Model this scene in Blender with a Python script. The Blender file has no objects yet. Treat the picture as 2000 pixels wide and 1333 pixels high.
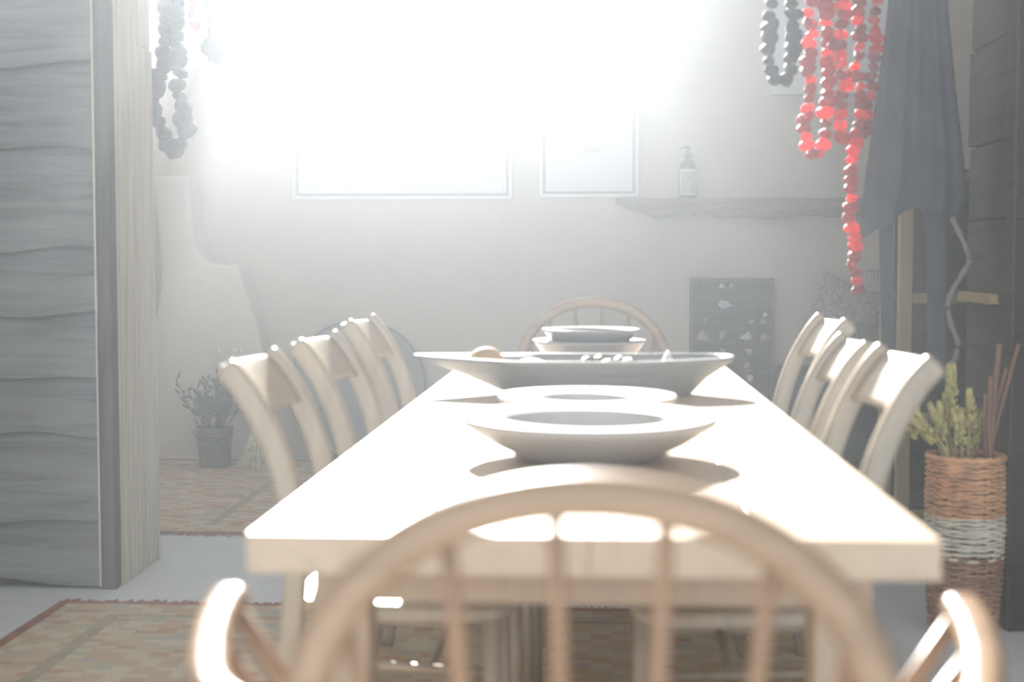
import bpy, bmesh, math, random
from mathutils import Vector, Matrix
from mathutils.bvhtree import BVHTree

random.seed(7)
PI = math.pi
SC = bpy.context.scene
COL = SC.collection

# ------------------------------------------------------------------ camera
F = 2778.0                       # focal length in pixels of the 2000 px wide frame
EYE = Vector((0.0, 0.0, 1.04))
YAW = math.atan(160.0 / F * math.cos(math.atan(158.5 / F)))
PITCH = math.atan(158.5 / F)
cam_d = bpy.data.cameras.new('camera')
cam = bpy.data.objects.new('camera', cam_d)
COL.objects.link(cam)
cam.location = EYE
cam.rotation_euler = (PI / 2 - PITCH, 0, YAW)
cam_d.sensor_width = 36.0
cam_d.lens = 36.0 * F / 2000.0
cam_d.clip_start = 0.02
cam_d.dof.use_dof = True
cam_d.dof.focus_distance = 6.3
cam_d.dof.aperture_fstop = 2.6
SC.camera = cam
_R = cam.rotation_euler.to_matrix()


def at(px, py, Y):
    """World point on the plane y = Y seen at a pixel of the photograph."""
    d = _R @ Vector(((px - 1000.0) / F, (666.5 - py) / F, -1.0))
    return EYE + d * (Y / d.y)


# ------------------------------------------------------------------ light
SUN_EL = math.radians(25.0)
SUN_AZ = math.radians(9.5)       # the sun stands this far left of the table's axis
world = bpy.data.worlds.new('sky')
SC.world = world
world.use_nodes = True
bg = world.node_tree.nodes['Background']
bg.inputs[0].default_value = (0.78, 0.89, 1.0, 1)
bg.inputs[1].default_value = 1.9
sun_d = bpy.data.lights.new('sun', 'SUN')
sun_d.energy = 25.0
sun_d.color = (1.0, 0.965, 0.92)
sun_d.angle = math.radians(0.6)
sun = bpy.data.objects.new('sun', sun_d)
COL.objects.link(sun)
_s = Vector((-math.sin(SUN_AZ) * math.cos(SUN_EL), math.cos(SUN_AZ) * math.cos(SUN_EL), math.sin(SUN_EL)))
sun.rotation_euler = _s.to_track_quat('Z', 'Y').to_euler()
sun.location = (-2, 14, 8)

vs = SC.view_settings
vs.view_transform = 'Standard'
vs.look = 'None'
vs.gamma = 1.0
vs.exposure = 0.0
vs.use_curve_mapping = False
cy = SC.cycles
cy.max_bounces = 7
cy.diffuse_bounces = 4
cy.glossy_bounces = 3
cy.transmission_bounces = 4
cy.volume_bounces = 1
cy.transparent_max_bounces = 8
cy.caustics_reflective = False
cy.caustics_refractive = False
cy.sample_clamp_indirect = 4.0

HAZE_DENSITY = 0.0225
HAZE_G = 0.85

# ------------------------------------------------------------------ materials
MATS = {}


class NT:
    def __init__(self, name):
        self.m = bpy.data.materials.new(name)
        self.m.use_nodes = True
        self.t = self.m.node_tree
        self.n = self.t.nodes
        self.b = self.n['Principled BSDF']
        self.out = self.n['Material Output']

    def add(self, kind, **kw):
        o = self.n.new(kind)
        for k, v in kw.items():
            setattr(o, k, v)
        return o

    def link(self, a, b):
        self.t.links.new(a, b)

    def val(self, sock, v):
        if isinstance(v, bpy.types.NodeSocket):
            self.link(v, sock)
        else:
            sock.default_value = v

    def math(self, op, a, b=0.0, c=0.0, clamp=False):
        o = self.add('ShaderNodeMath', operation=op)
        o.use_clamp = clamp
        self.val(o.inputs[0], a)
        self.val(o.inputs[1], b)
        self.val(o.inputs[2], c)
        return o.outputs[0]

    def coords(self, scale=(1, 1, 1), rot=(0, 0, 0)):
        tc = self.add('ShaderNodeTexCoord')
        mp = self.add('ShaderNodeMapping')
        mp.inputs['Scale'].default_value = scale
        mp.inputs['Rotation'].default_value = rot
        self.link(tc.outputs['Object'], mp.inputs['Vector'])
        return mp.outputs[0]

    def noise(self, vec, scale, detail=4, rough=0.55, dist=0.0):
        o = self.add('ShaderNodeTexNoise')
        self.link(vec, o.inputs['Vector'])
        o.inputs['Scale'].default_value = scale
        o.inputs['Detail'].default_value = detail
        o.inputs['Roughness'].default_value = rough
        o.inputs['Distortion'].default_value = dist
        return o.outputs['Fac']

    def ramp(self, fac, stops, interp='LINEAR'):
        o = self.add('ShaderNodeValToRGB')
        cr = o.color_ramp
        cr.interpolation = interp
        while len(cr.elements) < len(stops):
            cr.elements.new(0.5)
        for e, (p, c) in zip(cr.elements, stops):
            e.position = p
            e.color = (*c, 1)
        self.link(fac, o.inputs[0])
        return o.outputs[0]

    def mix(self, fac, a, b):
        o = self.add('ShaderNodeMix', data_type='RGBA')
        self.val(o.inputs[0], fac)
        self.val(o.inputs[6], a if isinstance(a, bpy.types.NodeSocket) else (*a, 1))
        self.val(o.inputs[7], b if isinstance(b, bpy.types.NodeSocket) else (*b, 1))
        return o.outputs[2]

    def bump(self, h, strength, dist=0.01):
        o = self.add('ShaderNodeBump')
        o.inputs['Strength'].default_value = strength
        o.inputs['Distance'].default_value = dist
        self.link(h, o.inputs['Height'])
        self.link(o.outputs[0], self.b.inputs['Normal'])

    def done(self, rough=0.6, spec=0.4, metal=0.0):
        self.b.inputs['Roughness'].default_value = rough
        self.b.inputs['Specular IOR Level'].default_value = spec
        self.b.inputs['Metallic'].default_value = metal
        MATS[self.m.name] = self.m
        return self.m


def sc3(c, k):
    return tuple(min(1.0, v * k) for v in c)


def wood(name, col, axis='x', rough=0.55, contrast=0.35, scale=1.0, spec=0.35):
    t = NT(name)
    s = [14.0, 14.0, 14.0]
    s['xyz'.index(axis)] = 1.1
    v = t.coords(tuple(k * scale for k in s))
    g = t.noise(v, 2.2, 6, 0.62, 0.6)
    big = t.noise(t.coords((1, 1, 1)), 2.3, 2)
    c = t.ramp(g, [(0.25, sc3(col, 1 - contrast)), (0.55, col), (0.8, sc3(col, 1 + contrast * 0.5))])
    c = t.mix(t.math('MULTIPLY', big, 0.35), c, sc3(col, 0.72))
    t.link(c, t.b.inputs['Base Color'])
    t.bump(g, 0.25, 0.006)
    return t.done(rough, spec)


def plain(name, col, rough=0.6, spec=0.4, metal=0.0, var=0.12, scale=8.0, bump=0.0):
    t = NT(name)
    n = t.noise(t.coords(), scale, 4)
    c = t.ramp(n, [(0.3, sc3(col, 1 - var)), (0.7, sc3(col, 1 + var))])
    t.link(c, t.b.inputs['Base Color'])
    if bump:
        t.bump(n, bump, 0.01)
    return t.done(rough, spec, metal)


def plaster(name, col, var=0.06, scale=1.6):
    t = NT(name)
    v = t.coords()
    big = t.noise(v, scale, 5, 0.6)
    fine = t.noise(v, 45, 3)
    c = t.ramp(big, [(0.3, sc3(col, 1 - var)), (0.7, sc3(col, 1 + var))])
    t.link(c, t.b.inputs['Base Color'])
    t.bump(t.math('ADD', t.math('MULTIPLY', big, 3.0), fine), 0.12, 0.008)
    return t.done(0.9, 0.15)


plaster('beige_plaster', (0.66, 0.585, 0.505))
plaster('pale_plaster', (0.78, 0.73, 0.65), 0.05, 2.5)
plaster('ceiling_paint', (0.62, 0.60, 0.56))
plaster('floor_paint', (0.80, 0.82, 0.84), 0.05, 2.0)
MATS['floor_paint'].node_tree.nodes['Principled BSDF'].inputs['Roughness'].default_value = 0.45
wood('weathered_plank', (0.255, 0.255, 0.255), 'x', 0.75, 0.5, 0.8)
wood('weathered_post', (0.13, 0.122, 0.115), 'z', 0.75, 0.5)
wood('dark_plank', (0.034, 0.027, 0.023), 'x', 0.75, 0.5, 0.8)
wood('dark_board', (0.075, 0.060, 0.046), 'y', 0.75, 0.5, 0.8)
wood('jamb_wood', (0.76, 0.71, 0.58), 'z', 0.6, 0.35)
wood('table_wood', (0.62, 0.50, 0.37), 'y', 0.38, 0.16, 1.0, 0.5)
wood('table_leg_wood', (0.52, 0.41, 0.30), 'z', 0.5, 0.16)
wood('oak_chair', (0.46, 0.40, 0.32), 'z', 0.34, 0.25, 1.0, 0.55)
wood('elm_chair', (0.42, 0.285, 0.185), 'x', 0.36, 0.3, 1.0, 0.5)
wood('elm_spindle', (0.37, 0.23, 0.14), 'z', 0.38, 0.3, 1.0, 0.5)
wood('mantel_wood', (0.27, 0.20, 0.145), 'x', 0.75, 0.55, 0.6)
wood('case_wood', (0.095, 0.085, 0.078), 'x', 0.7, 0.3)
wood('trough_wood', (0.30, 0.32, 0.33), 'x', 0.5, 0.3)
wood('yellow_pine', (0.42, 0.33, 0.16), 'z', 0.6, 0.2)
wood('bark_cane', (0.30, 0.16, 0.11), 'z', 0.7, 0.3)
wood('grey_branch', (0.20, 0.18, 0.155), 'z', 0.8, 0.35)
plain('stoneware', (0.50, 0.49, 0.48), 0.4, 0.5, var=0.08)
plain('white_stoneware', (0.24, 0.25, 0.27), 0.3, 0.5, var=0.05)
plain('frame_white', (0.85, 0.84, 0.82), 0.45, 0.4, var=0.03)
plain('mount_grey', (0.36, 0.36, 0.37), 0.8, 0.1, var=0.05)
plain('black_plastic', (0.02, 0.02, 0.022), 0.3, 0.5)
plain('bottle_brown', (0.035, 0.026, 0.022), 0.15, 0.6)
plain('label_white', (0.85, 0.85, 0.86), 0.6, 0.2, var=0.02)
plain('label_print', (0.42, 0.41, 0.42), 0.6, 0.2, var=0.35, scale=90)
plain('shell_white', (0.72, 0.72, 0.74), 0.35, 0.5, var=0.12, scale=60)
plain('shell_tan', (0.47, 0.41, 0.34), 0.5, 0.4, var=0.25, scale=60)
plain('tray_metal', (0.33, 0.35, 0.33), 0.5, 0.4, 0.0, 0.2, 3.0)
plain('tray_rim', (0.16, 0.16, 0.16), 0.5, 0.4)
plain('zinc', (0.20, 0.21, 0.22), 0.45, 0.5, 0.4, 0.2)
plain('straw', (0.85, 0.78, 0.58), 0.8, 0.2, var=0.25, scale=30)
plain('dark_stem', (0.10, 0.10, 0.095), 0.85, 0.2, var=0.3)
plain('apron_cloth', (0.05, 0.056, 0.07), 0.9, 0.15, var=0.18, scale=5)
plain('charcoal_fabric', (0.07, 0.075, 0.085), 0.9, 0.15, var=0.15, scale=40, bump=0.3)
plain('iron', (0.03, 0.03, 0.032), 0.5, 0.5, 0.6)
plain('twine', (0.45, 0.38, 0.27), 0.9, 0.1)
plain('linen_white', (0.78, 0.76, 0.72), 0.9, 0.1, var=0.05)
plain('crust', (0.55, 0.36, 0.18), 0.6, 0.3, var=0.3, scale=25)
plain('walnut', (0.12, 0.075, 0.05), 0.25, 0.6, var=0.3, scale=60, bump=0.6)
plain('wicker_brown', (0.74, 0.41, 0.22), 0.55, 0.4, var=0.35, scale=22)
plain('wicker_dark', (0.40, 0.22, 0.14), 0.55, 0.4, var=0.35, scale=22)
plain('wicker_white', (0.78, 0.72, 0.60), 0.6, 0.4, var=0.2, scale=22)
plain('dried_flower', (0.50, 0.44, 0.17), 0.85, 0.2, var=0.35, scale=50)
plain('fringe_wool', (0.42, 0.22, 0.17), 0.95, 0.1, var=0.3, scale=30)
plain('ribbed_paper', (0.62, 0.60, 0.57), 0.85, 0.2, var=0.06)
plain('window_paint', (0.8, 0.8, 0.78), 0.5, 0.3, var=0.03)


def pepper_mat(name, col, trans, tw):
    """Thin dried skin: light shines through it."""
    t = NT(name)
    n = t.noise(t.coords(), 26, 4)
    c = t.ramp(n, [(0.3, sc3(col, 0.6)), (0.7, sc3(col, 1.25))])
    t.link(c, t.b.inputs['Base Color'])
    t.bump(n, 0.7, 0.01)
    t.b.inputs['Roughness'].default_value = 0.33
    tr = t.add('ShaderNodeBsdfTranslucent')
    tr.inputs[0].default_value = (*trans, 1)
    mx = t.add('ShaderNodeMixShader')
    mx.inputs[0].default_value = tw
    t.link(t.b.outputs[0], mx.inputs[1])
    t.link(tr.outputs[0], mx.inputs[2])
    t.link(mx.outputs[0], t.out.inputs[0])
    MATS[name] = t.m


pepper_mat('red_pepper', (0.50, 0.035, 0.03), (1.0, 0.03, 0.012), 0.7)
pepper_mat('red_pepper_deep', (0.26, 0.025, 0.03), (0.8, 0.03, 0.02), 0.38)
pepper_mat('dark_aubergine', (0.022, 0.022, 0.03), (0.05, 0.04, 0.06), 0.1)


def art_mat(name, kind):
    """Pale printed sheet: a faint ink mark on white paper (object x/z in metres, centred)."""
    t = NT(name)
    tc = t.add('ShaderNodeTexCoord')
    sp = t.add('ShaderNodeSeparateXYZ')
    t.link(tc.outputs['Object'], sp.inputs[0])
    x, z = sp.outputs[0], sp.outputs[2]
    n = t.noise(tc.outputs['Object'], 22, 6, 0.7)

    def blot(cx, cz, rx, rz, thr):
        dx = t.math('DIVIDE', t.math('SUBTRACT', x, cx), rx)
        dz = t.math('DIVIDE', t.math('SUBTRACT', z, cz), rz)
        r = t.math('SQRT', t.math('ADD', t.math('MULTIPLY', dx, dx), t.math('MULTIPLY', dz, dz)))
        inside = t.math('SUBTRACT', 1.0, r, clamp=True)
        return t.math('GREATER_THAN', t.math('ADD', t.math('MULTIPLY', inside, 0.55), t.math('MULTIPLY', n, 0.6)), thr)
    if kind == 'bloom':
        a = blot(0.06, 0.02, 0.11, 0.15, 0.62)
        b = blot(0.015, -0.115, 0.10, 0.035, 0.58)
        m = t.math('MAXIMUM', a, b)
        k = 0.35
    elif kind == 'disc':
        a = blot(-0.36, -0.02, 0.14, 0.14, 0.38)
        b = blot(0.30, 0.03, 0.12, 0.10, 0.60)
        m = t.math('MAXIMUM', a, b)
        k = 0.3
    else:
        m = blot(0.03, 0.0, 0.2, 0.1, 0.6)
        k = 0.3
    c = t.mix(t.math('MULTIPLY', m, k), (0.86, 0.86, 0.87), (0.25, 0.25, 0.27))
    t.link(c, t.b.inputs['Base Color'])
    return t.done(0.5, 0.3)


for k in ('bloom', 'disc', 'wash'):
    art_mat('print_' + k, k)


def kilim_mat(name):
    t = NT(name)
    tc = t.add('ShaderNodeTexCoord')
    sp = t.add('ShaderNodeSeparateXYZ')
    t.link(tc.outputs['Object'], sp.inputs[0])
    x, y = sp.outputs[0], sp.outputs[1]
    qx = t.math('MULTIPLY', t.math('FLOOR', t.math('DIVIDE', x, 0.055)), 0.055)
    qy = t.math('MULTIPLY', t.math('FLOOR', t.math('DIVIDE', y, 0.032)), 0.032)
    # stepped diamonds
    ax = t.math('ABSOLUTE', t.math('SUBTRACT', t.math('FRACT', t.math('DIVIDE', qx, 0.66)), 0.5))
    ay = t.math('ABSOLUTE', t.math('SUBTRACT', t.math('FRACT', t.math('DIVIDE', qy, 0.512)), 0.5))
    d = t.math('ADD', ax, ay)
    cb = t.add('ShaderNodeCombineXYZ')
    t.link(t.math('MULTIPLY', qx, 7.3), cb.inputs[0])
    t.link(t.math('MULTIPLY', qy, 11.1), cb.inputs[1])
    wn = t.add('ShaderNodeTexWhiteNoise', noise_dimensions='2D')
    t.link(cb.outputs[0], wn.inputs['Vector'])
    sel = t.math('FRACT', t.math('ADD', t.math('MULTIPLY', d, 1.9), t.math('MULTIPLY', wn.outputs['Value'], 0.20)))
    c = t.ramp(sel, [(0.0, (0.66, 0.48, 0.30)), (0.2, (0.74, 0.64, 0.46)), (0.38, (0.60, 0.32, 0.23)),
                     (0.47, (0.68, 0.55, 0.36)), (0.70, (0.54, 0.52, 0.45)), (0.8, (0.76, 0.68, 0.52))], 'CONSTANT')
    wv = t.noise(t.coords((160, 60, 1)), 1.0, 2)
    c = t.mix(t.math('MULTIPLY', wv, 0.75), c, (0.54, 0.44, 0.33))
    t.link(c, t.b.inputs['Base Color'])
    t.bump(wv, 0.5, 0.004)
    return t.done(0.95, 0.1)


kilim_mat('kilim')
plain('kilim_edge', (0.36, 0.17, 0.13), 0.95, 0.1, var=0.2, scale=20)
plain('kilim_cream', (0.46, 0.40, 0.29), 0.95, 0.1, var=0.15, scale=20)


def weave_mat(name):
    t = NT(name)
    w = t.add('ShaderNodeTexWave', wave_type='BANDS', bands_direction='DIAGONAL')
    t.link(t.coords((1, 1, 1)), w.inputs['Vector'])
    w.inputs['Scale'].default_value = 38
    w.inputs['Distortion'].default_value = 5.0
    w.inputs['Detail'].default_value = 1.0
    w.inputs['Detail Scale'].default_value = 3.0
    c = t.ramp(w.outputs['Fac'], [(0.42, (0.13, 0.14, 0.15)), (0.55, (0.62, 0.60, 0.56))])
    t.link(c, t.b.inputs['Base Color'])
    return t.done(0.95, 0.1)


weave_mat('dash_weave')


# ------------------------------------------------------------------ mesh helpers
def mesh_from(name, verts, faces, smooth=False):
    me = bpy.data.meshes.new(name)
    me.from_pydata([tuple(v) for v in verts], [], faces)
    bm = bmesh.new()
    bm.from_mesh(me)
    bmesh.ops.recalc_face_normals(bm, faces=bm.faces)
    bm.to_mesh(me)
    bm.free()
    if smooth:
        me.polygons.foreach_set('use_smooth', [True] * len(me.polygons))
    me.update()
    return me


def join(*parts):
    V, Fc = [], []
    for v, f in parts:
        o = len(V)
        V += [Vector(p) for p in v]
        Fc += [tuple(i + o for i in q) for q in f]
    return V, Fc


def g_box(x0, x1, y0, y1, z0, z1):
    v = [(x, y, z) for x in (x0, x1) for y in (y0, y1) for z in (z0, z1)]
    f = [(0, 1, 3, 2), (4, 6, 7, 5), (0, 4, 5, 1), (2, 3, 7, 6), (0, 2, 6, 4), (1, 5, 7, 3)]
    return v, f


def g_rbox(x0, x1, y0, y1, z0, z1, r, seg=3):
    """Box with rounded edges."""
    bm = bmesh.new()
    v, f = g_box(x0, x1, y0, y1, z0, z1)
    vs_ = [bm.verts.new(p) for p in v]
    for q in f:
        bm.faces.new([vs_[i] for i in q])
    bmesh.ops.recalc_face_normals(bm, faces=bm.faces)
    bmesh.ops.bevel(bm, geom=list(bm.edges), offset=r, segments=seg, affect='EDGES', profile=0.5)
    bm.verts.index_update()
    out = [tuple(p.co) for p in bm.verts], [tuple(p.index for p in q.verts) for q in bm.faces]
    bm.free()
    return out


def g_lathe(profile, seg=40, sx=1.0, sy=1.0, center=(0, 0, 0), closed=False):
    cx, cy_, cz = center
    V, Fc, rings = [], [], []
    for r, z in profile:
        if r < 1e-6:
            rings.append([len(V)])
            V.append((cx, cy_, cz + z))
        else:
            rings.append(list(range(len(V), len(V) + seg)))
            for i in range(seg):
                a = 2 * PI * i / seg
                V.append((cx + r * sx * math.cos(a), cy_ + r * sy * math.sin(a), cz + z))
    pairs = list(zip(rings, rings[1:]))
    if closed:
        pairs.append((rings[-1], rings[0]))
    for a, b in pairs:
        if len(a) == 1 and len(b) == 1:
            continue
        for i in range(seg):
            j = (i + 1) % seg
            if len(a) == 1:
                Fc.append((a[0], b[i], b[j]))
            elif len(b) == 1:
                Fc.append((a[i], a[j], b[0]))
            else:
                Fc.append((a[i], a[j], b[j], b[i]))
    return V, Fc


def catmull(pts, n=6):
    pts = [Vector(p) for p in pts]
    if len(pts) < 3:
        return pts
    out = []
    for i in range(len(pts) - 1):
        p0 = pts[max(i - 1, 0)]
        p1, p2 = pts[i], pts[i + 1]
        p3 = pts[min(i + 2, len(pts) - 1)]
        for k in range(n):
            s = k / n
            out.append(0.5 * ((2 * p1) + (p2 - p0) * s + (2 * p0 - 5 * p1 + 4 * p2 - p3) * s * s
                              + (3 * p1 - p0 - 3 * p2 + p3) * s ** 3))
    out.append(pts[-1])
    return out


def g_tube(path, radius, seg=8, flat=1.0, up=(0, 0, 1), section=None, closed=False):
    """Tube along a path; radius a number or a list; flat squashes the section along the second axis."""
    path = [Vector(p) for p in path]
    n = len(path)
    rad = radius if isinstance(radius, (list, tuple)) else [radius] * n
    if section is None:
        section = [(math.cos(2 * PI * i / seg), flat * math.sin(2 * PI * i / seg)) for i in range(seg)]
    seg = len(section)
    V, Fc = [], []
    u = Vector(up)
    for i in range(n):
        if closed:
            tan = (path[(i + 1) % n] - path[i - 1]).normalized()
        else:
            tan = (path[min(i + 1, n - 1)] - path[max(i - 1, 0)]).normalized()
        a = u - tan * u.dot(tan)
        if a.length < 1e-4:
            a = Vector((1, 0, 0)) - tan * tan.x
            if a.length < 1e-4:
                a = Vector((0, 1, 0))
        a.normalize()
        b = tan.cross(a)
        for (p, q) in section:
            V.append(path[i] + a * (p * rad[i]) + b * (q * rad[i]))
    for i in range(n if closed else n - 1):
        k = (i + 1) % n
        for j in range(seg):
            m = (j + 1) % seg
            Fc.append((i * seg + j, i * seg + m, k * seg + m, k * seg + j))
    if not closed:
        Fc.append(tuple(range(seg - 1, -1, -1)))
        Fc.append(tuple((n - 1) * seg + j for j in range(seg)))
    return V, Fc


def rsec(w, h, r=0.25, k=3):
    """Rounded rectangle section, half sizes w and h."""
    out = []
    rr = min(w, h) * r * 2
    for (sx, sy, a0) in ((1, 1, 0), (-1, 1, PI / 2), (-1, -1, PI), (1, -1, 1.5 * PI)):
        for i in range(k + 1):
            a = a0 + (PI / 2) * i / k
            out.append((sx * (w - rr) + rr * math.cos(a), sy * (h - rr) + rr * math.sin(a)))
    return out


def g_prism(outline, y0, y1):
    """Outline in (x, z), extruded from y0 to y1."""
    n = len(outline)
    V = [(x, y0, z) for x, z in outline] + [(x, y1, z) for x, z in outline]
    Fc = [tuple(range(n)), tuple(range(2 * n - 1, n - 1, -1))]
    for i in range(n):
        j = (i + 1) % n
        Fc.append((i, j, n + j, n + i))
    return V, Fc


def local(geo, org):
    v, f = geo
    o = Vector(org)
    return [Vector(p) - o for p in v], f


def moved(geo, off):
    v, f = geo
    o = Vector(off)
    return [Vector(p) + o for p in v], f


def xform(geo, M):
    v, f = geo
    return [M @ Vector(p) for p in v], f


# ------------------------------------------------------------------ object helpers
def ob(name, geo, mat, parent=None, smooth=False, loc=None, bevel=0.0):
    me = geo if isinstance(geo, bpy.types.Mesh) else mesh_from(name, geo[0], geo[1], smooth)
    if not me.materials:
        me.materials.append(MATS[mat])
    o = bpy.data.objects.new(name, me)
    COL.objects.link(o)
    if parent is not None:
        o.parent = parent
    if loc is not None:
        o.location = loc
    if bevel:
        b = o.modifiers.new('soft_edges', 'BEVEL')
        b.width = bevel
        b.segments = 2
        b.limit_method = 'ANGLE'
        b.angle_limit = math.radians(50)
    return o


def tag(o, label, cat, group=None, kind=None):
    o['label'] = label
    o['category'] = cat
    if group:
        o['group'] = group
    if kind:
        o['kind'] = kind
    return o


def thing(name, label, cat, loc=(0, 0, 0), rz=0.0, group=None):
    o = bpy.data.objects.new(name, None)
    COL.objects.link(o)
    o.empty_display_size = 0.1
    o.location = loc
    o.rotation_euler = (0, 0, rz)
    return tag(o, label, cat, group)


def struct(name, geo, mat, label=None, bevel=0.0, smooth=False):
    o = ob(name, geo, mat, None, smooth, None, bevel)
    o['kind'] = 'structure'
    if label:
        o['label'] = label
    return o


def bvh_of(o):
    M = Matrix.LocRotScale(o.location, o.rotation_euler, o.scale)
    return BVHTree.FromPolygons([M @ v.co for v in o.data.vertices], [tuple(p.vertices) for p in o.data.polygons])


def settle(o, others, top, bottom, step=0.001):
    """Lower a loose thing until it just rests on the others."""
    trees = [bvh_of(q) for q in others]
    z = top
    while z > bottom:
        o.location.z = z
        t = bvh_of(o)
        if any(t.overlap(q) for q in trees):
            return
        z -= step


def copy_tree(o, parent=None):
    c = o.copy()
    COL.objects.link(c)
    c.parent = parent
    for ch in list(o.children):
        copy_tree(ch, c)
    return c


# ------------------------------------------------------------------ the room
YB = 7.46                       # back wall
XL, XR = -3.9, 3.4              # side walls
ZC = 4.6                        # ceiling
WX0, WX1, WZ0, WZ1 = -1.90, 0.15, 2.22, 4.18   # high window in the back wall

VX0, VX1, VZ0, VZ1 = -3.7, -1.94, 2.42, 4.54                # added opening with a higher sill, unseen, sends more sun into the left haze
struct('floor', g_box(XL - 0.2, XR + 0.2, -2.2, YB + 0.3, -0.12, 0.0), 'floor_paint', 'pale grey painted floor')
struct('wall_back', join(
    g_box(XL, VX0, YB, YB + 0.25, 0, ZC), g_box(VX1, WX0, YB, YB + 0.25, 0, ZC), g_box(WX1, XR, YB, YB + 0.25, 0, ZC),
    g_box(WX0, WX1, YB, YB + 0.25, 0, WZ0), g_box(WX0, WX1, YB, YB + 0.25, WZ1, ZC),
    g_box(VX0, VX1, YB, YB + 0.25, 0, VZ0), g_box(VX0, VX1, YB, YB + 0.25, VZ1, ZC)), 'beige_plaster', 'beige plastered back wall')
struct('wall_side_left', g_box(XL - 0.2, XL, -2.2, YB + 0.25, 0, ZC), 'beige_plaster')
struct('wall_side_right', g_box(XR, XR + 0.2, -2.2, YB + 0.25, 0, ZC), 'beige_plaster')
struct('ceiling', g_box(XL - 0.2, XR + 0.2, -2.2, YB + 0.25, ZC, ZC + 0.1), 'ceiling_paint')


def g_window(x0, x1, z0, z1):
    a, b = YB + 0.16, YB + 0.21
    return join(g_box(x0, x1, a, b, z0, z0 + 0.05), g_box(x0, x1, a, b, z1 - 0.05, z1),
                g_box(x0, x0 + 0.05, a, b, z0 + 0.05, z1 - 0.05), g_box(x1 - 0.05, x1, a, b, z0 + 0.05, z1 - 0.05))


struct('window_1', g_window(WX0, WX1, WZ0, WZ1), 'window_paint', 'high white window frame letting in the sun above the framed prints')
struct('added_window', g_window(VX0, VX1, VZ0, VZ1), 'window_paint', 'added unseen high window frame above the plaster chimney, letting more sun into the haze')


def zpx(py, Y):
    return EYE.z - (py - 508.0) / F * Y


def xpx(px, Y):
    return (px - 1160.0) / F * Y


def g_plank(x0, x1, z0, z1, y, thick, rnd, wav=0.012, n=26):
    """Horizontal weatherboard facing -y: thin top, thick waney lower edge."""
    V, Fc = [], []
    ph = [rnd.uniform(0, 6.28) for _ in range(4)]
    for i in range(n + 1):
        s = i / n
        x = x0 + (x1 - x0) * s
        w = wav * (math.sin(3.1 * x + ph[0]) + 0.6 * math.sin(7.3 * x + ph[1]) + 0.35 * math.sin(17 * x + ph[2]))
        b = 0.004 * math.sin(9 * x + ph[3])
        V += [(x, y, z0 + w), (x, y - thick + b, z0 + w + 0.002), (x, y - thick + b, z0 + w + 0.018),
              (x, y - thick * 0.55 + b, (z0 + z1) / 2), (x, y - 0.006, z1), (x, y, z1)]
    m = 6
    for i in range(n):
        for j in range(m):
            k = (j + 1) % m
            Fc.append((i * m + j, i * m + k, (i + 1) * m + k, (i + 1) * m + j))
    Fc.append(tuple(range(m)))
    Fc.append(tuple(n * m + j for j in range(m - 1, -1, -1)))
    return V, Fc


ZW = 3.25                       # height of the dark partition; the left one stops short of it
ZWL = 2.00
# left partition
YL0, YL1, XJL = 4.40, 4.82, -1.505
wl = struct('wall_left', g_box(XL, XJL - 0.03, YL0, YL1, 0, ZWL), 'weathered_post', 'dark weathered plank partition wall with pale timber jamb')
rnd = random.Random(3)
edges = [1168, 1022, 862, 742, 607, 482, 292, 118, -20, -140]
zs = [zpx(e, YL0) for e in edges]
zs[0] = 0.012
zs[-1] = ZWL - 0.03
for i in range(len(zs) - 1):
    ob('plank', g_plank(XL + 0.01, xpx(181, YL0), zs[i], zs[i + 1] + 0.03, YL0, 0.048, rnd, 0.014), 'weathered_plank', wl)
ob('corner_post', g_rbox(xpx(184, YL0), XJL + 0.002, YL0 - 0.044, YL0 + 0.02, 0.0, ZWL, 0.005), 'weathered_post', wl)
ob('bead', g_box(xpx(180.5, YL0), xpx(183.5, YL0), YL0 - 0.050, YL0, 0.01, ZWL), 'jamb_wood', wl)


def g_jamb(y0, y1, z0, z1, x0, x1, rnd, wav=0.006, n=40, waney=1):
    V, Fc = [], []
    ph = [rnd.uniform(0, 6.28) for _ in range(3)]
    for i in range(n + 1):
        z = z0 + (z1 - z0) * i / n
        w = wav * (math.sin(2.3 * z + ph[0]) + 0.5 * math.sin(6.1 * z + ph[1]))
        ye = y1 + (w if waney else 0)
        V += [(x0, y0, z), (x1, y0, z), (x1, ye, z), (x0, ye, z)]
    for i in range(n):
        for j in range(4):
            k = (j + 1) % 4
            Fc.append((i * 4 + j, i * 4 + k, (i + 1) * 4 + k, (i + 1) * 4 + j))
    Fc += [(0, 1, 2, 3), tuple(n * 4 + j for j in (3, 2, 1, 0))]
    return V, Fc


ob('capping', g_rbox(XL, XJL + 0.01, YL0 - 0.045, YL1 + 0.01, ZWL, ZWL + 0.03, 0.005), 'weathered_plank', wl)
ob('jamb_board', g_jamb(YL0 + 0.021, YL0 + 0.235, 0.0, ZWL, XJL - 0.03, XJL + 0.004, rnd, 0.002), 'jamb_wood', wl, bevel=0.004)
ob('jamb_board', g_jamb(YL0 + 0.243, YL1 + 0.01, 0.0, zpx(98, 4.8), XJL - 0.03, XJL - 0.002, rnd, 0.010), 'jamb_wood', wl, bevel=0.004)
ob('jamb_board', g_jamb(YL0 + 0.243, YL1 - 0.015, zpx(97, 4.8), ZWL, XJL - 0.03, XJL - 0.006, rnd, 0.006), 'jamb_wood', wl, bevel=0.004)

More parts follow.
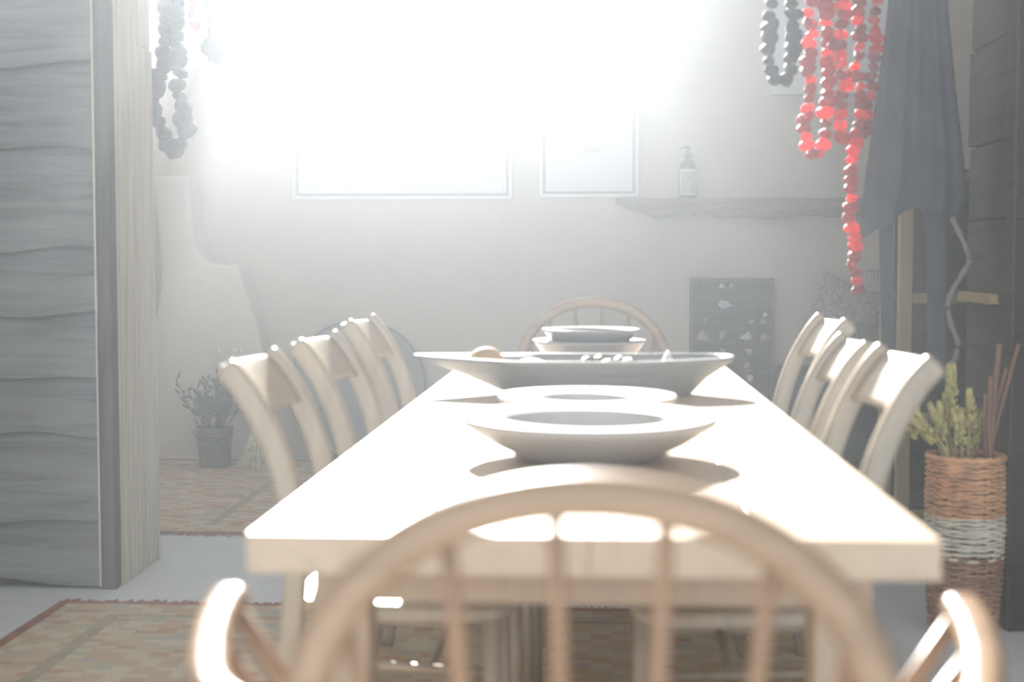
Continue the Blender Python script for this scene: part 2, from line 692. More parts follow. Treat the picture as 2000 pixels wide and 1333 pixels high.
# right partition
YR0, YR1, XJR = 4.03, 4.47, 1.155
wr = struct('wall_right', g_box(XJR + 0.03, XR, YR0, YR1, 0, ZC), 'dark_plank', 'near-black plank partition wall beside the wicker basket')
edges = [1225, 1040, 880, 735, 590, 430, 285, 100, -60, -230, -420]
zs = [zpx(e, YR0) for e in edges]
zs[0] = 0.012
for i in range(len(zs) - 1):
    ob('plank', g_plank(xpx(1962, YR0), XR - 0.01, zs[i], zs[i + 1] + 0.03, YR0, 0.030, rnd), 'dark_plank', wr)
ob('corner_post', g_rbox(XJR - 0.004, xpx(1961, YR0), YR0 - 0.034, YR0 + 0.04, 0.004, ZW, 0.006), 'dark_board', wr)
jz = [0.0, 0.36, 0.62, zpx(590, 4.25), zpx(430, 4.25), zpx(285, 4.25), zpx(95, 4.25), 1.98, 2.3, 2.6, 2.9, ZW]
for i in range(len(jz) - 1):
    ob('jamb_board', g_box(XJR - 0.002 - 0.004 * (i % 2), XJR + 0.032, YR0 + 0.042, YR1 + 0.004 * (i % 3), jz[i] + 0.003, jz[i + 1] - 0.003), 'dark_board', wr, bevel=0.004)
ob('batten', g_rbox(XJR - 0.03, XJR + 0.01, YR0 + 0.09, YR1 + 0.01, zpx(590, 4.25) - 0.002, zpx(590, 4.25) + 0.028, 0.004), 'yellow_pine', wr)
# header over the wide opening
struct('trim_1', g_rbox(XL, XR, 3.85, 4.05, 3.25, 3.45, 0.01), 'weathered_plank', 'heavy timber header across the top of the opening')


# ------------------------------------------------------------------ rugs
def rug(name, label, x0, x1, y0, y1, org, fringe_y, group):
    cx, cy_ = org
    r = thing(name, label, 'rug', (cx, cy_, 0), 0, group)
    nx, ny = 40, 30
    V, Fc = [], []

    def hz(x, y):
        return 0.0072 + 0.0008 * math.sin(3.3 * x + 1.1 * y) + 0.0006 * math.sin(7.1 * y - x)
    for i in range(nx + 1):
        for j in range(ny + 1):
            x = x0 + (x1 - x0) * i / nx
            y = y0 + (y1 - y0) * j / ny
            V.append((x - cx, y - cy_, hz(x, y)))
    m = len(V)
    V += [(v[0], v[1], 0.0) for v in V]
    for i in range(nx):
        for j in range(ny):
            a = i * (ny + 1) + j
            Fc.append((a, a + ny + 1, a + ny + 2, a + 1))
            Fc.append((m + a, m + a + 1, m + a + ny + 2, m + a + ny + 1))
    for i in range(nx):
        for j in (0, ny):
            a = i * (ny + 1) + j
            Fc.append((a, a + ny + 1, m + a + ny + 1, m + a))
    for j in range(ny):
        for i in (0, nx):
            a = i * (ny + 1) + j
            Fc.append((a, a + 1, m + a + 1, m + a))
    body = ob('rug_body', (V, Fc), 'kilim', r)
    w = 0.032
    ob('border', join(g_rbox(x0 - cx, x0 + w - cx, y0 - cy_, y1 - cy_, 0.002, 0.0096, 0.003),
                      g_rbox(x1 - w - cx, x1 - cx, y0 - cy_, y1 - cy_, 0.002, 0.0096, 0.003),
                      g_rbox(x0 - cx, x1 - cx, y1 - w * 0.7 - cy_, y1 - cy_, 0.002, 0.0098, 0.003),
                      g_rbox(x0 - cx, x1 - cx, y0 - cy_, y0 + w * 0.7 - cy_, 0.002, 0.0098, 0.003)), 'kilim_edge', r)
    w2 = 0.04
    a0, a1 = x0 + 0.20, x1 - 0.20
    ob('inner_stripe', join(g_rbox(a0 - cx, a0 + w2 - cx, y0 + 0.15 - cy_, y1 - 0.15 - cy_, 0.002, 0.0092, 0.003),
                            g_rbox(a1 - w2 - cx, a1 - cx, y0 + 0.15 - cy_, y1 - 0.15 - cy_, 0.002, 0.0092, 0.003),
                            g_rbox(a0 - cx, a1 - cx, y1 - 0.18 - cy_, y1 - 0.15 - cy_, 0.002, 0.0093, 0.003)), 'kilim_cream', r)
    rr = random.Random(5)
    parts = []
    for (yy, s) in fringe_y:
        x = x0 + 0.01
        while x < x1:
            L = rr.uniform(0.025, 0.055)
            dx = rr.uniform(-0.012, 0.012)
            parts.append(g_tube([(x - cx, yy - cy_, 0.006), (x + dx * 0.5 - cx, yy + s * L * 0.5 - cy_, 0.006 + rr.uniform(0, 0.001)),
                                 (x + dx - cx, yy + s * L - cy_, 0.004)], [0.003, 0.003, 0.002], 5))
            x += rr.uniform(0.011, 0.018)
    fr = ob('fringe', join(*parts), 'fringe_wool', r)
    fr['kind'] = 'stuff'
    return r


rug('kilim_rug', 'faded ochre and red kilim rug with a fringed end lying under the table', -1.61, 0.62, 0.7, 4.17,
    (-0.5, 2.7), [(4.165, 1)], 'kilim rugs')
rug('kilim_rug', 'worn kilim rug on the floor before the plaster chimney', -3.3, -1.27, 5.26, 7.21,
    (-2.3, 6.2), [(5.265, -1)], 'kilim rugs')

# ------------------------------------------------------------------ plaster chimney
org = Vector((xpx(400, 7.3), 7.30, 0))
C = thing('plaster_chimney', 'pale plaster chimney breast with a curved stepped shoulder against the back wall', 'chimney', org)
oc = [(150, 930), (150, 760), (215, 700), (262, 655), (287, 625), (299, 585), (302, 520), (298, 440), (291, 390), (288, 343),
      (362, 343), (364, 400), (368, 450), (376, 487), (392, 508), (416, 517), (448, 516), (458, 522), (466, 545), (480, 592), (495, 640),
      (503, 680), (510, 740), (516, 800), (520, 896)]
outl = [(xpx(px, 7.24) - org.x, zpx(py, 7.24)) for px, py in oc]
outl[0] = (outl[0][0], 0.0)
outl[-1] = (outl[-1][0], 0.0)
pts = catmull([(x, 0, z) for x, z in outl[1:9]], 3) + [Vector((outl[9][0], 0, outl[9][1])), Vector((outl[10][0], 0, outl[10][1]))] \
    + catmull([(x, 0, z) for x, z in outl[11:-1]], 3)
o2 = [outl[0]] + [(p.x, p.z) for p in pts] + [outl[-1]]
ob('chimney_body', g_prism(o2, 7.24 - org.y, YB - org.y), 'pale_plaster', C, bevel=0.018)
ob('hearth', g_rbox(outl[0][0], outl[-1][0] + 0.05, 7.245 - org.y - 0.03, YB - org.y, 0.0, 0.02, 0.006), 'pale_plaster', C)


# ------------------------------------------------------------------ pictures
def picture(label, px0, px1, py0, py1, art, fw=0.018, depth=0.03, gap=True):
    Y = YB
    x0, x1, z0, z1 = xpx(px0, Y), xpx(px1, Y), zpx(py1, Y), zpx(py0, Y)
    o = Vector(((x0 + x1) / 2, Y, (z0 + z1) / 2))
    t = thing('picture_frame', label, 'picture', o, 0, 'framed prints on the back wall')
    w, h = (x1 - x0) / 2, (z1 - z0) / 2
    ob('backing', g_box(-w + 0.005, w - 0.005, -0.012, 0.002, -h + 0.005, h - 0.005), 'mount_grey', t)
    for (a, b, c, d) in ((-w, w, -h, -h + fw), (-w, w, h - fw, h), (-w, -w + fw, -h + fw, h - fw), (w - fw, w, -h + fw, h - fw)):
        ob('frame_rail', g_box(a, b, -depth, 0.002, c, d), 'frame_white', t, bevel=0.002)
    g = fw + (0.014 if gap else 0.0)
    ob('print', g_box(-w + g, w - g, -0.017, -0.011, -h + g, h - g), art, t)
    return t


picture('wide white-framed print with a faint dark disc, hanging on the back wall', 570, 1001, 112, 390, 'print_disc')
picture('upright white-framed print with a faint ink bloom beside the timber mantel', 1054, 1246, 115, 387, 'print_bloom')
picture('white-framed print hanging behind the strings of dried vegetables', 1497, 1735, -140, 192, 'print_wash', 0.028, 0.03, False)

# ------------------------------------------------------------------ mantel shelf and bottle
YS = 7.30
mx0, mx1 = xpx(1203, YS), xpx(1716, YS)
V, Fc = [], []
n, m = 40, 10
rr = random.Random(11)
for i in range(n + 1):
    s = i / n
    x = mx0 + (mx1 - mx0) * s
    k = min(1.0, 0.25 + s / 0.16 * 0.75) if s < 0.16 else 1.0
    top = zpx(388, YS)
    h = (0.096 + 0.008 * math.sin(9 * x) + 0.006 * math.sin(21 * x + 1)) * k
    d = 0.07 + 0.006 * math.sin(6 * x + 2)
    for j in range(m):
        a = 2 * PI * j / m
        sx_, sz_ = math.cos(a), math.sin(a)
        e = 0.45
        yy = YS + 0.07 + d * math.copysign(abs(sx_) ** e, sx_) * (1.40 if sx_ > 0 else 1.0)
        zz = top - h / 2 + h / 2 * math.copysign(abs(sz_) ** e, sz_)
        if sz_ < -0.2:
            zz += rr.uniform(-0.005, 0.005)
        V.append((x, min(yy, YB + 0.004), min(zz, top)))
for i in range(n):
    for j in range(m):
        k = (j + 1) % m
        Fc.append((i * m + j, i * m + k, (i + 1) * m + k, (i + 1) * m + j))
Fc += [tuple(range(m)), tuple(n * m + j for j in range(m - 1, -1, -1))]
mo = Vector(((mx0 + mx1) / 2, YS + 0.07, zpx(425, YS)))
sh = ob('mantel_shelf', local((V, Fc), mo), 'mantel_wood', None, True, mo)
tag(sh, 'rough timber mantel shelf fixed to the back wall', 'shelf')

bx, bz = xpx(1341, YS + 0.05), zpx(388, YS) - 0.001
b = thing('pump_bottle', 'dark pump bottle with a white label standing on the timber mantel', 'bottle', (bx, YS + 0.055, bz))
R = 0.044
ob('body', g_lathe([(0, 0), (R * 0.9, 0), (R, 0.006), (R, 0.155), (R * 0.93, 0.172), (R * 0.7, 0.188), (R * 0.42, 0.197), (R * 0.36, 0.203), (R * 0.36, 0.212), (0, 0.212)], 32),
   'bottle_brown', b, True)
pmp = ob('pump', g_lathe([(0, 0.205), (0.0185, 0.205), (0.0185, 0.226), (0.010, 0.230), (0.008, 0.232), (0.006, 0.252), (0.011, 0.253), (0.011, 0.264), (0, 0.264)], 20),
         'black_plastic', b, True)
ob('spout', g_tube([(0.006, 0, 0.259), (-0.02, 0, 0.262), (-0.034, 0, 0.2585), (-0.037, 0, 0.252)], [0.0055, 0.005, 0.004, 0.0035], 8), 'black_plastic', pmp, True)


def g_wrap(r, a0, a1, z0, z1, th, n=14):
    V, Fc = [], []
    for i in range(n + 1):
        a = a0 + (a1 - a0) * i / n
        for (q, z) in ((r, z0), (r + th, z0), (r + th, z1), (r, z1)):
            V.append((q * math.sin(a), -q * math.cos(a), z))
    for i in range(n):
        for j in range(4):
            k = (j + 1) % 4
            Fc.append((i * 4 + j, i * 4 + k, (i + 1) * 4 + k, (i + 1) * 4 + j))
    Fc += [(0, 1, 2, 3), tuple(n * 4 + j for j in (3, 2, 1, 0))]
    return V, Fc


lb = ob('label_panel', g_wrap(R - 0.001, -1.15, 1.15, 0.015, 0.148, 0.0022), 'label_white', b, True)
ob('label_picture', g_wrap(R + 0.0005, -0.85, 0.85, 0.028, 0.135, 0.0014), 'label_print', lb, True)


# ------------------------------------------------------------------ type case with shells
YT = 7.40
tx0, tx1, tz1 = xpx(1347, YT), xpx(1508, YT), zpx(543, YT)
tz0 = 0.0
T = thing('printers_tray', 'dark wooden printer\'s type case of small compartments holding shells, against the wall', 'display case',
          ((tx0 + tx1) / 2, YT + 0.03, 0))
ox, oy = (tx0 + tx1) / 2, YT + 0.03
fr = 0.022
ob('back_panel', g_box(tx0 + 0.004 - ox, tx1 - 0.004 - ox, 0.018, 0.031, 0.004, tz1 - 0.004), 'case_wood', T)
for (a, bb, c, d) in ((tx0, tx1, tz1 - fr, tz1), (tx0, tx1, 0, fr), (tx0, tx0 + fr * 0.8, fr, tz1 - fr), (tx1 - fr * 0.8, tx1, fr, tz1 - fr)):
    ob('frame_rail', g_box(a - ox, bb - ox, -0.035, 0.028, c, d), 'case_wood', T, bevel=0.002)
rows_px = [564, 577, 606, 634, 667, 695, 721, 746, 772, 800, 830]
rows = [zpx(p, YT) for p in rows_px]
for z in rows:
    ob('row_divider', g_box(tx0 + 0.01 - ox, tx1 - 0.01 - ox, -0.028, 0.02, z - 0.003, z + 0.003), 'case_wood', T)
for px in (1397, 1439, 1480):
    x = xpx(px, YT)
    ob('column_divider', g_box(x - 0.003 - ox, x + 0.003 - ox, -0.030, 0.02, fr, tz1 - fr), 'case_wood', T)
for z in [zpx(p, YT) for p in (591, 620, 646, 681, 708, 733)]:
    ob('small_divider', g_box(xpx(1481, YT) - ox, tx1 - 0.012 - ox, -0.026, 0.02, z - 0.002, z + 0.002), 'case_wood', T)
for px in (1370, 1418, 1460, 1493):
    x = xpx(px, YT)
    ob('small_divider', g_box(x - 0.002 - ox, x + 0.002 - ox, -0.024, 0.02, rows[0] + 0.003, tz1 - fr), 'case_wood', T)


def shell_spire():
    V, Fc = [], []
    n, seg = 26, 12
    for i in range(n + 1):
        s = i / n
        r = 0.5 * (math.sin(min(1, (1 - s) * 1.25) * PI * 0.55)) * (1 + 0.10 * math.sin(s * 34)) * (0.25 + 0.75 * min(1, s * 5)) + 0.004
        for j in range(seg):
            a = 2 * PI * j / seg
            rr_ = r * (1 + 0.12 * math.cos(a - s * 14))
            V.append((s - 0.5, 0.55 * rr_ * math.cos(a), 0.62 * rr_ * math.sin(a)))
    for i in range(n):
        for j in range(seg):
            k = (j + 1) % seg
            Fc.append((i * seg + j, i * seg + k, (i + 1) * seg + k, (i + 1) * seg + j))
    Fc += [tuple(range(seg)), tuple(n * seg + j for j in range(seg - 1, -1, -1))]
    return V, Fc


def shell_clam():
    V, Fc = [(-0.0, 0.0, -0.42)], []
    n, seg = 8, 28
    for i in range(1, n + 1):
        s = i / n
        for j in range(seg):
            a = PI * (0.02 + 0.96 * j / (seg - 1))
            rib = 1 + 0.05 * math.cos(j * PI)
            V.append((0.52 * s * rib * math.cos(a), -0.32 * math.sin(s * PI * 0.9 + 0.15) * math.sin(a) ** 0.6, -0.42 + 0.86 * s * rib * math.sin(a)))
    for i in range(n):
        for j in range(seg - 1):
            if i == 0:
                Fc.append((0, 1 + j, 2 + j))
            else:
                p = 1 + (i - 1) * seg + j
                Fc.append((p, p + 1, p + seg + 1, p + seg))
    mback = len(V)
    V += [(v[0], v[1] * 0.6 + 0.10, v[2]) for v in V]
    Fc += [tuple(mback + q for q in reversed(f)) for f in Fc]
    rim = [1 + (n - 1) * seg + j for j in range(seg)]
    for a, c in zip(rim, rim[1:]):
        Fc.append((a, c, mback + c, mback + a))
    return V, Fc


def shell_snail():
    path, rad = [], []
    for i in range(40):
        s = i / 39
        a = s * 2.4 * 2 * PI
        r = 0.04 + 0.27 * s ** 1.3
        path.append((r * math.cos(a), -0.22 * (1 - s), r * math.sin(a)))
        rad.append(0.03 + 0.17 * s)
    return g_tube(path, rad, 10, 1.0, (0, 1, 0))


SH = {'spire': mesh_from('shell_spire', *shell_spire(), True), 'clam': mesh_from('shell_clam', *shell_clam(), True), 'snail': mesh_from('shell_snail', *shell_snail(), True)}
SHT = {}
for k, me in SH.items():
    for c in ('white', 'tan'):
        q = me.copy()
        q.materials.append(MATS['shell_' + c])
        SHT[k, c] = q
shells = [  # px, py, size px, kind, colour, roll, label
    (1408, 560, 11, 'clam', 'white', 0, 'tiny white shell in the top row of the type case, beside the tan one'),
    (1427, 559, 12, 'clam', 'tan', 0, 'tiny tan shell in the top row of the type case'),
    (1416, 599, 29, 'spire', 'white', 0.1, 'bright white spired shell lying alone in the third row of the type case'),
    (1491, 614, 12, 'snail', 'white', 0.3, 'small white curled shell above the rounded tan one in the type case'),
    (1490, 627, 13, 'clam', 'tan', 0, 'small rounded tan shell below the white curled one in the type case'),
    (1465, 626, 13, 'snail', 'tan', 1.2, 'dim tan snail shell beside the rounded tan one in the type case'),
    (1376, 622, 12, 'spire', 'tan', 1.4, 'thin tan shell standing upright in the type case'),
    (1373, 654, 24, 'clam', 'tan', 0.12, 'broad ribbed tan shell in the fullest row of the type case, by the pitted cone'),
    (1409, 649, 23, 'spire', 'tan', 2.0, 'pitted tan cone shell standing tilted in the type case'),
    (1456, 653, 27, 'spire', 'white', 2.9, 'bright bluish white cone shell beside the rounded scallop in the type case'),
    (1492, 655, 18, 'clam', 'tan', -0.05, 'rounded tan scallop beside the bluish white cone shell in the type case'),
    (1461, 687, 21, 'spire', 'tan', -2.8, 'slender tan shell lying just below the bluish white cone shell'),
    (1457, 714, 17, 'snail', 'tan', 0.6, 'round tan shell above the lowest white one in the type case'),
    (1464, 731, 17, 'snail', 'white', 0.0, 'lowest small white shell in the type case'),
    (1409, 690, 16, 'snail', 'tan', 0.4, 'tan curled shell below the pitted tan cone shell'),
]
for (px, py, s, kind, c, roll, lab) in shells:
    o = bpy.data.objects.new('seashell', SHT[kind, c])
    COL.objects.link(o)
    k = s / F * YT
    # rest on the compartment floor below
    zc = zpx(py, YT)
    below = [z for z in rows + [zpx(p, YT) for p in (620, 646)] if z < zc]
    base = max(below) + 0.003
    o.scale = (k, k, k)
    o.rotation_euler = (0, roll, 0)
    mz = min((Matrix.Rotation(roll, 3, 'Y') @ v.co).z for v in SHT[kind, c].vertices) * k
    fz = base - mz if kind != 'x' else zc
    o.location = (xpx(px, YT), YT + 0.012, min(fz, zc + 0.012) if abs(fz - zc) < 0.03 else zc)
    o.location.z = fz
    tag(o, lab, 'shell', 'shells in the type case')

# ------------------------------------------------------------------ round tray leaning on the wall
rc = 0.36
tilt = math.radians(9)
TR = thing('round_tray', 'large round grey tray with a thin dark rim leaning against the back wall', 'tray', (xpx(690, 7.33), 7.3455, 0.0))
Mx = Matrix.Translation((0, 0, 0.006)) @ Matrix.Rotation(-tilt, 4, 'X') @ Matrix.Translation((0, 0, rc)) @ Matrix.Rotation(PI / 2, 4, 'X')
ob('tray_plate', xform(g_lathe([(0, -0.006), (rc * 0.96, -0.006), (rc * 0.985, 0.0), (rc, 0.014), (rc - 0.004, 0.016), (rc * 0.95, 0.004), (0, 0.0)], 72), Mx), 'tray_metal', TR, True)
ring = [(rc * math.cos(2 * PI * i / 72), rc * math.sin(2 * PI * i / 72), 0.014) for i in range(72)]
ob('tray_rim', xform(g_tube(ring, 0.006, 8, closed=True), Mx), 'tray_rim', TR, True)
ob('crack', xform(g_tube([(-rc * 0.92, -0.14, 0.004), (-0.24, -0.115, 0.003), (-0.16, -0.105, 0.002), (-0.09, -0.09, 0.002)], 0.0022, 5), Mx), 'tray_rim', TR)

# ------------------------------------------------------------------ bucket of stems, grass sheaf
bo = Vector((xpx(407, 6.98), 6.98, 0.008))
bk = thing('zinc_bucket', 'dark zinc bucket of dried stems standing by the plaster chimney', 'bucket', bo)
ob('bucket_body', g_lathe([(0, 0), (0.074, 0), (0.076, 0.004), (0.093, 0.188), (0.097, 0.192), (0.097, 0.198), (0.089, 0.198), (0.088, 0.186), (0.072, 0.01), (0, 0.008)], 36), 'zinc', bk, True)
ob('hoop', g_lathe([(0.0915, 0.155), (0.0945, 0.158), (0.0945, 0.164), (0.092, 0.167)], 36), 'zinc', bk, True)
hp = [(0.096 * math.cos(a), -0.03 - 0.07 * math.sin(a), 0.185 - 0.05 * math.sin(a)) for a in [PI * i / 14 for i in range(15)]]
ob('handle', g_tube(hp, 0.003, 6), 'iron', bk, True)
st = thing('dried_foliage', 'dark dried stems standing in the zinc bucket', 'plant', bo + Vector((0, 0, 0.007)))
parts = []
rr = random.Random(21)
for i in range(46):
    a = rr.uniform(0, 2 * PI)
    r0 = rr.uniform(0, 0.05)
    sp = rr.uniform(0.02, 0.20)
    h = rr.uniform(0.30, 0.47)
    p0 = Vector((r0 * math.cos(a), r0 * math.sin(a), 0.0))
    p3 = Vector((sp * math.cos(a), sp * math.sin(a) * 0.5, h))
    pm = (p0 * 0.55 + p3 * 0.45) + Vector((0, 0, 0.05))
    parts.append(g_tube(catmull([p0, pm, p3], 4), 0.0022, 5))
    for k in range(5):
        q = pm.lerp(p3, 0.3 + 0.16 * k)
        e = q + Vector((rr.uniform(-0.04, 0.04), rr.uniform(-0.03, 0.03), rr.uniform(0.01, 0.05)))
        parts.append(g_tube([q, (q + e) / 2, e], [0.002, 0.009, 0.003], 5, 0.4))
ob('stem_cluster', join(*parts), 'dark_stem', st)['kind'] = 'stuff'

go = Vector((xpx(487, 6.93), 6.93, 0.009))
gs = thing('grass_sheaf', 'tied sheaf of dried straw leaning by the bucket, splayed at its foot', 'dried grass', go)
parts = []
tie = Vector((-0.012, 0.10, 0.21))
tip = Vector((-0.16, 0.20, 0.50))
for i in range(150):
    a = rr.uniform(0, 2 * PI)
    q = math.sqrt(rr.random())
    f0 = Vector((0.095 * q * math.cos(a), 0.05 * q * math.sin(a), 0.0))
    m0 = tie + Vector((0.016 * q * math.cos(a), 0.014 * q * math.sin(a), 0))
    t0 = tip + Vector((rr.uniform(-0.06, 0.05), rr.uniform(-0.03, 0.03), rr.uniform(-0.16, 0.06)))
    parts.append(g_tube(catmull([f0, m0, (m0 + t0) / 2 + Vector((0.02, 0, 0.02)), t0], 3), 0.0021, 4))
    if i % 3 == 0:
        d = (t0 - m0).normalized()
        parts.append(g_tube([t0, t0 + d * 0.02, t0 + d * 0.045], [0.002, 0.006, 0.001], 5))
ob('straw_bundle', join(*parts), 'straw', gs)['kind'] = 'stuff'
ob('binding', g_tube([tie + Vector((0.02 * math.cos(2 * PI * i / 16), 0.018 * math.sin(2 * PI * i / 16), 0)) for i in range(16)], 0.004, 6, closed=True), 'twine', gs, True)

# ------------------------------------------------------------------ bench with cushion, ribbed basket
YN = 7.16
px0, px1 = xpx(1528, YN - 0.2), xpx(1712, YN - 0.2)
zt = zpx(722, YN - 0.2)
B = thing('upholstered_bench', 'low charcoal upholstered bench with rounded corners by the back wall', 'bench', ((px0 + px1) / 2, YN, 0))
w = (px1 - px0) / 2
ob('bench_body', g_rbox(-w, w, -0.2, 0.2, 0.06, zt, 0.035, 4), 'charcoal_fabric', B, True)
for sx_ in (-1, 1):
    for sy_ in (-1, 1):
        ob('foot', g_lathe([(0, 0), (0.015, 0), (0.022, 0.07), (0, 0.07)], 14, center=(sx_ * (w - 0.05), sy_ * 0.15, 0)), 'black_plastic', B, True)


def g_cushion(w, h, d, n=18):
    V, Fc = [], []
    for s in (-1, 1):
        for i in range(n + 1):
            for j in range(n + 1):
                u, v = -1 + 2 * i / n, -1 + 2 * j / n
                e = (1 - abs(u) ** 2.6) * (1 - abs(v) ** 2.6)
                pin = 1 - 0.07 * (1 - u * u) * abs(v) ** 3 - 0.07 * (1 - v * v) * abs(u) ** 3
                V.append((w * u * pin, s * d * max(e, 0) ** 0.55, h * v * pin))
    m = (n + 1) ** 2
    for s in (0, 1):
        for i in range(n):
            for j in range(n):
                a = s * m + i * (n + 1) + j
                Fc.append((a, a + n + 1, a + n + 2, a + 1))
    return V, Fc


cg = xform(g_cushion(0.175, 0.20, 0.06), Matrix.Rotation(math.radians(-12), 4, 'X') @ Matrix.Rotation(math.radians(24), 4, 'Y'))
zmin = min(v.z for v in cg[0])
co = Vector((xpx(1652, 7.2), YB + 0.003 - max(v.y for v in cg[0]), zt - 0.010))
cu = ob('cushion', moved(cg, (0, 0, -zmin)), 'dash_weave', None, True, co)
tag(cu, 'grey and cream dash-patterned cushion propped on the charcoal bench', 'cushion')
# weld the two sides of the cushion
bm = bmesh.new(); bm.from_mesh(cu.data); bmesh.ops.remove_doubles(bm, verts=bm.verts, dist=1e-5); bm.to_mesh(cu.data); bm.free()

wb = Vector((xpx(1716, 7.4), YB, zpx(567, 7.4)))
WB = thing('ribbed_wall_basket', 'small pale ribbed half-round basket fixed to the wall behind the red string', 'basket', wb)
hx, hh = 0.085, 0.10
for i in range(15):
    a = PI * (i + 0.5) / 15
    x, y = hx * math.cos(a), -0.055 * math.sin(a)
    ob('rib', g_tube([(x * 0.85, y * 0.85, 0.004 + 0.02 * (abs(math.cos(a)) - 1)), (x, y, hh)], 0.0055, 6), 'ribbed_paper', WB)
for z, k in ((0.0, 0.85), (hh, 1.0)):
    ob('hoop', g_tube([(hx * k * math.cos(PI * i / 20), -0.055 * k * math.sin(PI * i / 20) + 0.002, z - (0.012 if z == 0 else 0) * math.sin(PI * i / 20)) for i in range(21)], 0.004, 6), 'zinc', WB)
ob('back_panel', g_box(-hx, hx, -0.004, 0.002, -0.005, hh + 0.003), 'ribbed_paper', WB)

# ------------------------------------------------------------------ table
TH = 0.72
TY0, TY1, TW = 1.63, 4.34, 0.402
TB = thing('dining_table', 'long pale wooden dining table glaring white in the sun', 'table', (-0.004, (TY0 + TY1) / 2, 0.0060))
TH -= 0.0060
ty = (TY0 + TY1) / 2
hl = (TY1 - TY0) / 2
bw = TW * 2 / 4
for i in range(4):
    x0 = -TW + i * bw
    ob('table_plank', g_rbox(x0 + (0.0004 if i else 0), x0 + bw - (0.0004 if i < 3 else 0), -hl, hl, TH - 0.047, TH, 0.0012 if 0 < i < 3 else 0.0018, 2), 'table_wood', TB)
for sx_ in (-1, 1):
    for sy_ in (-1, 1):
        lx, ly = sx_ * (TW - 0.10), sy_ * (hl - 0.10)
        ob('leg', g_rbox(lx - 0.035, lx + 0.035, ly - 0.035, ly + 0.035, 0, TH - 0.046, 0.006), 'table_leg_wood', TB)
for sy_ in (-1, 1):
    ly = sy_ * (hl - 0.10)
    ob('cross_rail', g_rbox(-TW + 0.10, TW - 0.10, ly - 0.018, ly + 0.018, TH - 0.10, TH - 0.046, 0.004), 'table_leg_wood', TB)
ob('long_rail', g_rbox(-0.02, 0.02, -hl + 0.1, hl - 0.1, TH - 0.10, TH - 0.046, 0.004), 'table_leg_wood', TB)


TH = 0.72


# ------------------------------------------------------------------ bowls
def bowl(name, label, cat, x, y, z, Rr, Ri, Rb, h, mat, lip=0.010, drop=0.012, group=None, wob=0.0):
    prof = [(0, 0.0), (Rb * 0.92, 0.0), (Rb, 0.004), (Rb + (Rr - Rb) * 0.45, h * 0.36), (Rr * 0.97, h - lip), (Rr, h - lip * 0.45), (Rr * 0.992, h),
            (Rr * 0.97, h + 0.0005), (Ri + 0.006, h - drop), (Ri, h - drop - 0.004), (Ri * 0.93, h * 0.35), (Ri * 0.6, 0.014), (0, 0.011)]
    g = g_lathe(prof, 64)
    if wob:
        g = ([(px, py, pz + wob * pz / h * math.sin(2 * math.atan2(py, px) + 1)) for px, py, pz in g[0]], g[1])
    o = ob(name, g, mat, None, True, (x, y, z))
    return tag(o, label, cat, group)


bowl('wide_rim_bowl', 'large stoneware bowl with a broad flat rim set before the smaller bowl', 'bowl', xpx(1150, 2.29), 2.29, TH - 0.0008, 0.209, 0.136, 0.110, 0.070, 'stoneware', 0.015, 0.004, group='bowls on the table', wob=0.001)
bowl('wide_rim_bowl', 'smaller stoneware bowl between the large bowl and the wooden trough', 'bowl', xpx(1148, 2.79), 2.79, TH - 0.0008, 0.176, 0.092, 0.075, 0.056, 'stoneware', 0.010, 0.005, group='bowls on the table')
low = bowl('stacked_bowl', 'pale grey bowl at the bottom of the stack at the far table end', 'bowl', xpx(1152, 3.98), 3.98, TH - 0.0008, 0.160, 0.106, 0.075, 0.098, 'white_stoneware', 0.008, 0.004, 'stacked bowls')
upper = bowl('stacked_bowl', 'pale grey bowl on top of the stack at the far table end', 'bowl', xpx(1155, 3.98), 3.98, TH + 0.0555, 0.138, 0.108, 0.066, 0.066, 'white_stoneware', 0.008, 0.004, 'stacked bowls')
settle(upper, [low], TH + 0.09, TH + 0.03, 0.0005)

# ------------------------------------------------------------------ wooden trough and what lies in it
YTR = 3.40
txl, txr = xpx(806, YTR), xpx(1434, YTR)
bxl, bxr = xpx(985, YTR - 0.1), xpx(1350, YTR - 0.1)


